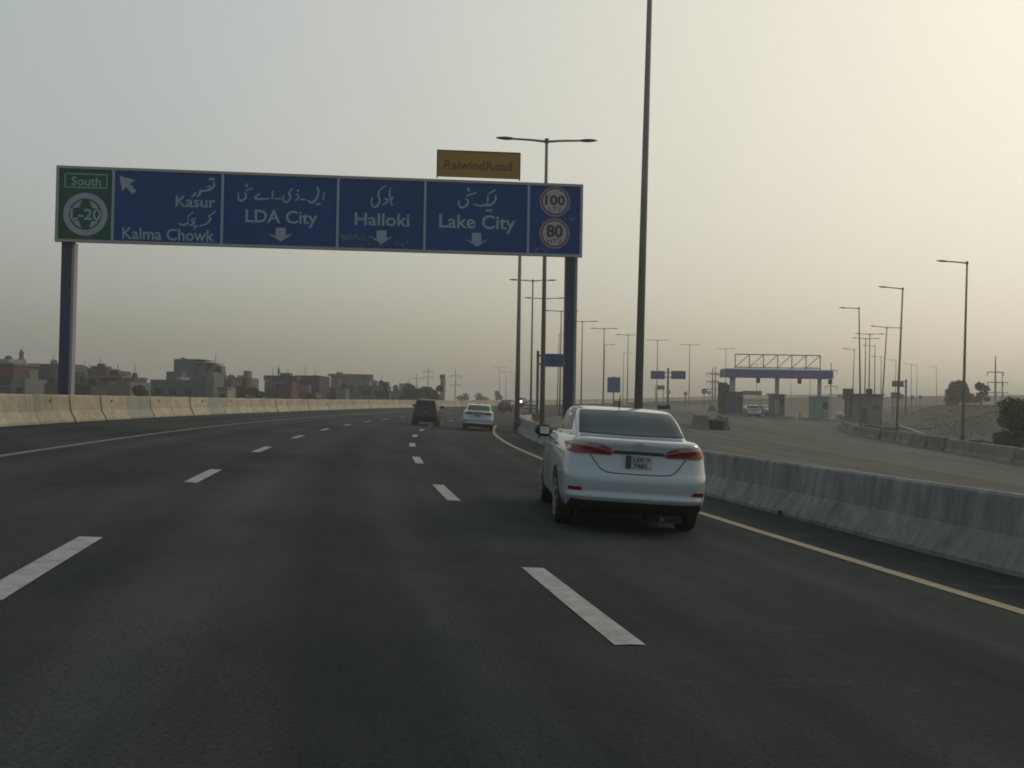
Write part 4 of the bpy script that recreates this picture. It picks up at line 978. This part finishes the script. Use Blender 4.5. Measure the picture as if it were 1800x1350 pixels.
# ================================================================== cars
def outline(yr, yf, w, rr, rf, bow_r, bow_f, wr, wf):
    """closed plan outline: rear centre -> right side -> front -> left side. w at the middle, wr / wf width factors at the ends"""
    pts = []
    W_r, W_f = w * wr, w * wf
    for t in np.linspace(0, 1, 7)[:-1]:
        x = t * (W_r - rr); pts.append((x, yr + bow_r * (x / W_r) ** 2))
    cy = yr + bow_r * ((W_r - rr) / W_r) ** 2
    for a in np.linspace(0, math.pi / 2, 6)[:-1]:
        pts.append((W_r - rr + rr * math.sin(a), cy + rr - rr * math.cos(a)))
    y0, y1 = cy + rr, yf - bow_f - rf
    for t in np.linspace(0, 1, 15)[:-1]:
        y = y0 + (y1 - y0) * t
        k = W_r + (w - W_r) * math.sin(min(1, t / .4) * math.pi / 2) if t < .4 else (w if t < .78 else w + (W_f - w) * (1 - math.cos((t - .78) / .22 * math.pi / 2)))
        pts.append((k, y))
    for a in np.linspace(0, math.pi / 2, 6)[:-1]:
        pts.append((W_f - rf + rf * math.cos(a), y1 + rf * math.sin(a)))
    for t in np.linspace(1, 0, 7)[:-1]:
        x = t * (W_f - rf); pts.append((x, yf - bow_f * (x / W_f) ** 2))
    pts.append((0, yf))
    left = [(-x, y) for x, y in reversed(pts[1:-1])]
    return pts + left
def car_body(levels, hood, ztop):
    rings = []
    for (z, yr, yf, w, rr, rf, br, bf, wr, wf) in levels:
        ring_ = []
        for x, y in outline(yr, yf, w, rr, rf, br, bf, wr, wf):
            zz = z
            if hood and y > hood[0] and z > .6 and z <= ztop:
                hy = hood[1] - hood[2] * (y - hood[0]) - hood[3] * (y - hood[0]) ** 2
                zz = .6 + (z - .6) * (hy - .6) / (ztop - .6)
            ring_.append((x, y, zz))
        rings.append(ring_)
    b = MB(); b.loft(rings)
    return fix_normals(b.mesh('body', True))
def evaluate(me, mods):
    o = bpy.data.objects.new('tmp', me); C.objects.link(o); extra = []
    for kind, arg in mods:
        m_ = o.modifiers.new(kind, kind)
        if kind == 'SUBSURF': m_.levels = arg; m_.render_levels = arg
        else:
            c_ = bpy.data.objects.new('cut', arg); C.objects.link(c_); extra.append(c_)
            m_.operation = 'DIFFERENCE'; m_.object = c_; m_.solver = 'EXACT'
    dg = bpy.context.evaluated_depsgraph_get(); r = bpy.data.meshes.new_from_object(o.evaluated_get(dg))
    for e in extra + [o]: bpy.data.objects.remove(e, do_unlink=True)
    return r
def bvh_of(me): return BVHTree.FromPolygons([v.co.copy() for v in me.vertices], [tuple(p.vertices) for p in me.polygons])
def densify(poly, step):
    out = []
    for a, b in zip(poly, poly[1:] + poly[:1]):
        n = max(1, int(math.hypot(b[0] - a[0], b[1] - a[1]) / step))
        for k in range(n): out.append((a[0] + (b[0] - a[0]) * k / n, a[1] + (b[1] - a[1]) * k / n))
    return out
def patch(name, bvh, poly, view, m, parent, off=.004, step=.06, skirt=.02, smooth=True):
    """a panel of the given outline pressed onto the body, seen from behind ('r'), a side ('+' / '-') or the front ('f')"""
    poly = densify(poly, step); n = len(poly)
    xs, ys = [p[0] for p in poly], [p[1] for p in poly]
    vin = [Vector(p) for p in poly]
    x = min(xs) + step
    while x < max(xs):
        y = min(ys) + step
        while y < max(ys): vin.append(Vector((x + .003, y + .002))); y += step
        x += step
    vo, eo, fo, *_ = delaunay_2d_cdt(vin, [(i, (i + 1) % n) for i in range(n)], [list(range(n))], 1, 1e-5)
    co, ok = [], []
    for p in vo:
        if view == 'r': o_, d_ = Vector((p.x, -6, p.y)), Vector((0, 1, 0))
        elif view == 'f': o_, d_ = Vector((p.x, 9, p.y)), Vector((0, -1, 0))
        else:
            sx = 1 if view == '+' else -1; o_, d_ = Vector((sx * 4, p.x, p.y)), Vector((-sx, 0, 0))
        h, nn, *_ = bvh.ray_cast(o_, d_)
        if h is None: co.append(None); continue
        if nn.dot(d_) > 0: nn = -nn
        co.append((h + nn * off, h - nn * skirt))
    b = MB(); idx = {}; v, f = [], []
    for i, c_ in enumerate(co):
        if c_: idx[i] = len(v); v.append(c_[0])
    used = {}
    for t in fo:
        if all(i in idx for i in t):
            f.append(tuple(idx[i] for i in t))
            for a, c_ in zip(t, list(t[1:]) + [t[0]]): used[(a, c_)] = used.get((a, c_), 0) + 1
    edges = [(a, c_) for (a, c_) in used if (c_, a) not in used]
    low = {}
    for a, c_ in edges:
        for q in (a, c_):
            if q not in low: low[q] = len(v); v.append(co[q][1])
        f.append((idx[c_], idx[a], low[a], low[c_]))
    me = bpy.data.meshes.new(name); me.from_pydata([tuple(q) for q in v], [], f); fix_normals(me)
    if smooth:
        for p in me.polygons: p.use_smooth = True
        try: me.set_sharp_from_angle(angle=R(50))
        except Exception: pass
    return link(name, me, m, parent)
def seam_strip(name, bvh, line, w, view, m, parent, off=.003):
    L_, R_ = [], []
    n = len(line)
    for i, p in enumerate(line):
        a, c_ = line[max(i - 1, 0)], line[min(i + 1, n - 1)]; dx, dy = c_[0] - a[0], c_[1] - a[1]; l = math.hypot(dx, dy) or 1
        L_.append((p[0] - dy / l * w / 2, p[1] + dx / l * w / 2)); R_.append((p[0] + dy / l * w / 2, p[1] - dx / l * w / 2))
    return patch(name, bvh, L_ + list(reversed(R_)), view, m, parent, off, .05, .01)
def wheel(parent, x, y, r, wd, rimm='rim'):
    sx = 1 if x > 0 else -1
    w_ = bpy.data.objects.new('wheel', None); C.objects.link(w_); w_.parent = parent; w_.location = (x, y, r)
    b = MB(); rings = []
    for (dx, k) in ((-wd / 2, .72), (-wd / 2, .93), (-wd * .36, 1.0), (wd * .36, 1.0), (wd / 2, .93), (wd / 2, .72)):
        rings.append([(dx, r * k * math.cos(a), r * k * math.sin(a)) for a in np.linspace(0, 2 * math.pi, 33)[:-1]])
    b.loft(rings); me = fix_normals(b.mesh('tyre', True)); link('tyre', me, 'tyre', w_)
    b = MB(); ro = r * .70
    b.tube([(sx * wd * .10, 0, 0), (sx * wd * .47, 0, 0)], ro, 28)
    me = b.mesh('rim'); rm = link('rim', me, 'plastic', w_)
    b = MB()
    for k in range(10):
        a = 2 * math.pi * k / 10
        b.bar((sx * wd * .49, 0, 0), (sx * wd * .49, ro * math.cos(a), ro * math.sin(a)), .045, .03)
    b.tube([(sx * wd * .45, 0, 0), (sx * wd * .53, 0, 0)], .06, 12)
    rings = [[(sx * dx, k * math.cos(a), k * math.sin(a)) for a in np.linspace(0, 2 * math.pi, 29)[:-1]] for dx, k in ((wd * .42, ro), (wd * .51, ro), (wd * .51, ro * .90), (wd * .42, ro * .88))]
    b.loft(rings, False); link('spokes', fix_normals(b.mesh('spokes')), rimm, w_)
def make_car(kind, paint, label, plate=None, cat='car', group=None):
    t = thing('car', label, cat, group=group)
    if kind == 'sedan':
        #        z    yr    yf    w     rr   rf   br   bf   wr  wf
        lv = [(.19, -.45, 3.30, .74, .25, .40, .06, .20, .92, .90), (.235, -.86, 3.52, .80, .26, .42, .07, .22, .92, .90), (.30, -.925, 3.60, .850, .26, .45, .08, .25, .925, .90),
              (.385, -.985, 3.63, .866, .25, .45, .09, .26, .93, .90), (.410, -1.002, 3.64, .870, .25, .45, .09, .26, .93, .90), (.432, -.998, 3.64, .872, .25, .45, .09, .26, .93, .90), (.462, -.972, 3.645, .876, .25, .45, .09, .26, .933, .90), (.52, -.985, 3.65, .880, .25, .45, .09, .26, .935, .90), (.62, -.988, 3.65, .884, .25, .45, .09, .26, .935, .90), (.675, -.975, 3.64, .886, .25, .45, .09, .26, .935, .90),
              (.705, -.935, 3.62, .886, .24, .45, .09, .26, .935, .90), (.80, -.915, 3.60, .882, .24, .45, .10, .26, .93, .89), (.90, -.900, 3.55, .872, .24, .45, .11, .26, .925, .88), (.93, -.903, 3.52, .866, .24, .45, .12, .26, .92, .88),
              (.99, -.925, 3.48, .842, .22, .45, .13, .26, .905, .87), (1.045, -.930, 3.44, .820, .20, .45, .13, .26, .89, .86), (1.072, -.90, 3.40, .795, .20, .45, .13, .26, .88, .86), (1.082, -.80, 3.30, .770, .20, .42, .10, .24, .88, .86),
              (1.088, -.46, 2.62, .742, .18, .30, .05, .20, .90, .92), (1.10, -.38, 2.42, .728, .17, .25, .03, .18, .90, .93), (1.16, -.23, 2.22, .715, .16, .22, .02, .17, .92, .93), (1.25, -.03, 1.95, .700, .16, .22, .02, .16, .93, .93), (1.34, .19, 1.68, .680, .16, .22, .02, .15, .93, .93),
              (1.40, .38, 1.48, .655, .16, .2, .03, .13, .93, .93), (1.432, .60, 1.34, .620, .14, .16, .03, .10, .93, .93), (1.450, .86, 1.22, .50, .08, .1, .03, .06, .92, .95), (1.455, 1.05, 1.16, .2, .03, .04, .01, .02, .95, .95)]
        body = car_body(lv, (2.3, 1.05, .10, .085), 1.088); wb, tr, rw, wd = 2.70, .742, .312, .205
    else:
        lv = [(.19, -.40, 2.75, .66, .2, .35, .05, .15, .94, .9), (.23, -.50, 2.86, .70, .2, .36, .05, .18, .94, .9), (.36, -.565, 2.92, .725, .2, .38, .05, .2, .95, .9), (.50, -.58, 2.93, .735, .2, .38, .05, .2, .95, .9), (.60, -.575, 2.92, .738, .2, .38, .05, .2, .95, .9),
              (.70, -.55, 2.90, .738, .2, .38, .05, .2, .95, .89), (.85, -.535, 2.82, .732, .2, .38, .06, .2, .95, .88), (.95, -.52, 2.70, .722, .2, .38, .06, .2, .945, .88), (1.0, -.51, 2.40, .705, .18, .3, .06, .2, .94, .92),
              (1.04, -.50, 2.10, .690, .17, .22, .06, .16, .94, .95), (1.15, -.46, 1.90, .658, .16, .22, .05, .15, .94, .94), (1.28, -.40, 1.66, .618, .15, .2, .05, .14, .94, .94), (1.38, -.345, 1.45, .585, .15, .2, .05, .13, .94, .94), (1.435, -.27, 1.30, .55, .14, .18, .05, .11, .94, .94), (1.462, -.12, 1.15, .46, .12, .14, .04, .08, .95, .95), (1.47, .2, .9, .25, .08, .08, .02, .04, .95, .95)]
        body = car_body(lv, (1.9, 1.0, .12, .06), 1.0); wb, tr, rw, wd = 2.36, .645, .275, .165
    b = MB()
    for y in (0, wb):
        for sx in (-1, 1):
            b.tube([(sx * (tr - wd * .75), y, rw + .02), (sx * 1.3, y, rw + .02)], rw + .055, 36)
    cut = b.mesh('cut'); fix_normals(cut)
    me = evaluate(body, [('SUBSURF', 1), ('BOOLEAN', cut)])
    for p in me.polygons: p.use_smooth = True
    try: me.set_sharp_from_angle(angle=R(38))
    except Exception: pass
    me.materials.clear(); me.name = 'body'
    bvh = bvh_of(evaluate(body, [('SUBSURF', 1)]))
    bo = link('body', me, paint, t)
    b = MB()
    for y in (0, wb):
        for sx in (-1, 1): b.box((sx * (tr - wd * .75 - .04), y, rw + .10), (.06, rw * 2.2, rw * 1.7))
    b.build('wheel_well', 'plastic', t)
    for y in (0, wb):
        for sx in (-1, 1): wheel(t, sx * tr, y, rw, wd)
    if kind == 'sedan':
        patch('rear_window', bvh, [(-.625, 1.118), (0, 1.108), (.625, 1.118), (.585, 1.36), (.56, 1.388), (0, 1.402), (-.56, 1.388), (-.585, 1.36)], 'r', 'glass', t, .010, .035)
        for sx in (-1, 1):
            v_ = '+' if sx > 0 else '-'
            f_ = (lambda P_: [(sx * x, z) for x, z in P_])
            tl_ = patch('tail_light', bvh, f_([(.785, .905), (.79, 1.008), (.70, 1.03), (.42, 1.012), (.34, .985), (.275, .935), (.31, .888), (.72, .885)]), 'r', 'lamp_clear', t, .010, .045)
            patch('red_lens', bvh, f_([(.787, .905), (.79, .99), (.60, .978), (.47, .962), (.29, .926), (.32, .892), (.72, .890)]), 'r', 'lamp_red', tl_, .015, .045)
            patch('reversing_lens', bvh, f_([(.46, .972), (.44, .998), (.36, .985), (.30, .945)]), 'r', 'chrome', tl_, .0145, .04)
            patch('bumper_reflector', bvh, f_([(.765, .475), (.77, .515), (.64, .515), (.62, .475)]), 'r', 'lamp_red', t, .008, .05)
            # side glass, handles, mirror
            patch('side_window', bvh, [(1.02, 1.125), (1.95, 1.118), (1.52, 1.375), (1.02, 1.395)], v_, 'glass', t, .004, .08)
            patch('side_window', bvh, [(.14, 1.135), (.98, 1.125), (.98, 1.395), (.46, 1.365), (.24, 1.265)], v_, 'glass', t, .004, .08)
            patch('window_trim', bvh, [(-.02, 1.105), (2.05, 1.095), (2.05, 1.112), (-.02, 1.122)], v_, 'chrome', t, .006, .08)
            for y in (.42, 1.42):
                q = MB(); h, nn, *_ = bvh.ray_cast(Vector((sx * 4, y, .96)), Vector((-sx, 0, 0)))
                q.box((h.x + sx * .018, y, .96), (.035, .20, .035), bev=.012); q.build('door_handle', paint, t)
            for y, z0 in ((1.0, .33), (2.02, .33)):
                seam_strip('door_seam', bvh, [(y, z0), (y, .6), (y, .85), (y, 1.10)], .008, v_, 'seam', t)
            q = MB(); q.tube([(sx * .72, 1.98, 1.05), (sx * .88, 2.0, 1.06)], [.03, .025], 8)
            rings = []
            for (x, ry, rz_) in ((.80, .04, .055), (.83, .075, .085), (.92, .085, .09), (1.0, .06, .065), (1.03, .02, .03)):
                rings.append([(sx * x, 2.02 + ry * math.cos(a), 1.075 + rz_ * math.sin(a)) for a in np.linspace(0, 2 * math.pi, 13)[:-1]])
            q.loft(rings); mi = link('wing_mirror', fix_normals(q.mesh('wing_mirror', True)), 'plastic', t)
            q = MB(); q.box((sx * .90, 1.938, 1.075), (.13, .012, .10)); q.build('mirror_glass', 'chrome', mi)
            patch('headlight', bvh, f_([(.50, .66), (.80, .72), (.80, .80), (.62, .78)]), 'f', 'lamp_clear', t, .006, .06)
        seam_strip('boot_seam', bvh, [(-.545, .885), (-.50, .82), (-.43, .735), (-.37, .700), (-.28, .690), (0, .688), (.28, .690), (.37, .700), (.43, .735), (.50, .82), (.545, .885)], .013, 'r', 'seam', t)
        patch('boot_garnish', bvh, [(-.29, .925), (.29, .925), (.275, .952), (-.275, .952)], 'r', 'chrome', t, .016, .05)
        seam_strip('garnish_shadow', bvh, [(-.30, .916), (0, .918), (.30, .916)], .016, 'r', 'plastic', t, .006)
        pl = patch('number_plate', bvh, [(-.150, .755), (.150, .755), (.150, .900), (-.150, .900)], 'r', 'plate', t, .012, .05, .012, False)
        yp_ = min(v.co.y for v in pl.data.vertices) - .006
        q = MB(); q.box((-.118, yp_, .8275), (.060, .006, .142)); q.build('green_band', 'plate_green', pl)
        for body_, bx in (('LEF-9', (-.065, .125, .835, .882)), ('9485', (-.055, .095, .768, .814))):
            put_text('plate_lettering', body_, bx, 'plate_text', pl, y=yp_ - .004, bold=.02)
        for a0, w_, h_ in ((0, .058, .040), (0, .022, .038)):
            q = MB(); n = 24; r1, r2 = 1.0, .82
            o_ = [(w_ * r1 * math.cos(2 * math.pi * k / n), 1.005 + h_ * r1 * math.sin(2 * math.pi * k / n)) for k in range(n)]
            i_ = [(w_ * r2 * math.cos(2 * math.pi * k / n), 1.005 + h_ * r2 * math.sin(2 * math.pi * k / n)) for k in range(n)]
            yb_ = bvh.ray_cast(Vector((0, -6, 1.005)), Vector((0, 1, 0)))[0].y - .012
            q.add([(p[0], yb_, p[1]) for p in o_ + i_], [(k, (k + 1) % n, (k + 1) % n + n, k + n) for k in range(n)]); q.build('badge', 'badge', t)
        patch('rear_valance', bvh, [(-.74, .21), (.74, .21), (.76, .30), (.74, .385), (.60, .372), (-.60, .372), (-.74, .385), (-.76, .30)], 'r', 'plastic', t, .014, .035)
        q = MB(); q.box((.36, -.62, .215), (.40, .42, .13), bev=.05); q.build('silencer', 'plastic', t)
        q = MB(); q.tube([(.30, -.80, .205), (.30, -.93, .20)], .028, 10); q.build('exhaust_pipe', 'steel_dark', t)
        patch('windscreen', bvh, [(-.60, 1.12), (.60, 1.12), (.50, 1.39), (-.50, 1.39)], 'f', 'glass', t, .004, .08)
        q = MB(); q.tube([(0, .98, 1.44), (0, .90, 1.62)], [.008, .004], 6); q.build('antenna', 'plastic', t)
    else:
        patch('rear_window', bvh, [(-.53, 1.06), (.53, 1.06), (.44, 1.36), (-.44, 1.36)], 'r', 'glass_dark', t, .004, .08)
        for sx in (-1, 1):
            v_ = '+' if sx > 0 else '-'; f_ = (lambda P_: [(sx * x, z) for x, z in P_])
            patch('tail_light', bvh, f_([(.715, .72), (.71, .98), (.60, .96), (.62, .72)]), 'r', 'lamp_red', t, .008, .05)
            patch('side_window', bvh, [(.80, 1.07), (1.75, 1.05), (1.35, 1.36), (.80, 1.38)], v_, 'glass', t, .004, .09)
            patch('side_window', bvh, [(-.10, 1.08), (.76, 1.07), (.76, 1.38), (.0, 1.34)], v_, 'glass', t, .004, .09)
            q = MB(); q.box((sx * .80, 1.72, 1.06), (.20, .10, .13), bev=.03); q.build('wing_mirror', 'plastic', t)
            patch('headlight', bvh, f_([(.40, .64), (.66, .68), (.66, .78), (.50, .76)]), 'f', 'lamp_clear', t, .006, .06)
        q = patch('number_plate', bvh, [(-.14, .70), (.14, .70), (.14, .79), (-.14, .79)], 'r', 'plate_text', t, .012, .05, .01, False)
        patch('rear_bumper', bvh, [(-.70, .26), (.70, .26), (.72, .50), (-.72, .50)], 'r', 'plastic', t, .008, .07)
        patch('windscreen', bvh, [(-.52, 1.06), (.52, 1.06), (.44, 1.36), (-.44, 1.36)], 'f', 'glass', t, .004, .08)
    return t
def seat(car, p, heading, up=None, scale=1.0):
    f = Vector((math.sin(heading), math.cos(heading), 0)); u = (up or Vector((0, 0, 1))).normalized()
    r = f.cross(u).normalized(); f = u.cross(r)
    m_ = Matrix((r, f, u)).transposed().to_4x4(); car.rotation_euler = m_.to_euler(); car.location = p; car.scale = (scale,) * 3
def road_up(s):
    a, b, c_ = road(s, 0), road(s + 1, 0), road(s, 1); return (b - a).cross(c_ - a).normalized() * -1
def put_on_road(car, px, d, heading=None, dz=0.0, scale=1.0):
    x = at(px, 720, d).x; s, o_ = so_arr(x, d); s, o_ = float(s[0]), float(o_[0])
    p = road(s, o_, dz); u = road_up(s)
    seat(car, p, frame(s)[2] if heading is None else heading, u if u.z > 0 else -u, scale)
def repaint(car, m):
    for ch in car.children:
        if ch.name.split('.')[0] in ('body', 'door_handle'):
            ch.material_slots[0].link = 'OBJECT'; ch.material_slots[0].material = M[m]
def headlamp(car, x, y, z, r=.07, m='headlight_on'):
    q = MB(); q.tube([(x, y, z), (x, y + .05, z)], r, 14); q.build('lit_lamp', m, car)

sedan = make_car('sedan', 'paint_white', 'white saloon car close ahead at right, red tail lights and dark wing mirror')
seat(sedan, road(0, 0), 0)
GC = 'cars on the motorway ahead'
c2 = copy_tree(sedan); c2['label'] = 'white saloon car further ahead, right of the black hatchback'; c2['group'] = GC
c3 = copy_tree(sedan); repaint(c3, 'paint_black'); c3['label'] = 'small far black saloon car on the bend ahead'; c3['group'] = GC
c4 = copy_tree(sedan); repaint(c4, 'paint_grey'); c4['label'] = 'grey far car on the bend, behind the lamp post left of the gantry leg'; c4['group'] = GC
x, y_ = 1.36, 12.05
s, o_ = so_arr(x, y_); s, o_ = float(s[0]), float(o_[0]); u = road_up(s); u = u if u.z > 0 else -u
seat(sedan, road(s, o_, .0), -.030, u, .985)
put_on_road(c2, 840, 54, scale=.97)
put_on_road(c3, 889, 122, frame(122)[2] + .05)
put_on_road(c4, 934, 100, frame(104)[2] + .06)
hatch = make_car('hatch', 'paint_black', 'black hatchback in the middle lane ahead', group=GC)
c5 = copy_tree(hatch)
put_on_road(hatch, 747.5, 57, scale=1.02)
c5['label'] = 'dark hatchback with a bright lamp left of the lamp post on the bend'; c5['group'] = GC
put_on_road(c5, 913, 150, frame(150)[2] + .1)
headlamp(c5, .45, -.62, .88, .16, 'tail_on')
GT = 'cars at the toll plaza'
def toll_car(src, px, d, heading, label, paint=None, lamps=False, dz=.02):
    c_ = copy_tree(src); c_['label'] = label; c_['group'] = GT
    if paint: repaint(c_, paint)
    x = at(px, 730, d).x; seat(c_, Vector((x, d, ground(x, d) + dz)), heading)
    if lamps:
        for sx in ((-.62,) if lamps == 1 else (-.62, .62)): headlamp(c_, sx, 3.56, .72, .15)
    return c_
toll_car(sedan, 1325, 121, .12, 'white car in the left toll lane, rear towards us', 'paint_white')
toll_car(sedan, 1337, 134, math.pi - .25, 'grey car facing us with a bright lamp behind the white toll car', 'paint_grey', 1)
toll_car(sedan, 1335, 172, math.pi - .3, 'far dark car with a bright lamp between left and middle booths', 'paint_grey', 1)
toll_car(sedan, 1312, 165, -.8, 'far white car beside the left toll booth', 'paint_white')
toll_car(sedan, 1482, 150, math.pi - .7, 'silver car with a bright lamp between green booth and hut', 'paint_silver', 2)
toll_car(hatch, 1296, 148, math.pi - .2, 'far dark hatchback with a lit lamp left of the left booth', 'paint_grey', 1)
toll_car(hatch, 1086, 150, .5, 'far dark car below the tall blue sign', 'paint_black')

# ================================================================== dusty air
hz = MB(); hz.box((0, 720, 9.5), (2000, 1700, 29))
h_ = hz.build('haze', None); h_['kind'] = 'stuff'
hm = bpy.data.materials.new('dusty_air'); hm.use_nodes = True
hn, hl = hm.node_tree.nodes, hm.node_tree.links; hn.clear()
ho = hn.new('ShaderNodeOutputMaterial'); hv = hn.new('ShaderNodeVolumePrincipled')
hv.inputs['Color'].default_value = (.82, .79, .76, 1); hv.inputs['Density'].default_value = .0015; hv.inputs['Anisotropy'].default_value = .3
hl.new(hv.outputs[0], ho.inputs['Volume']); h_.data.materials.append(hm)
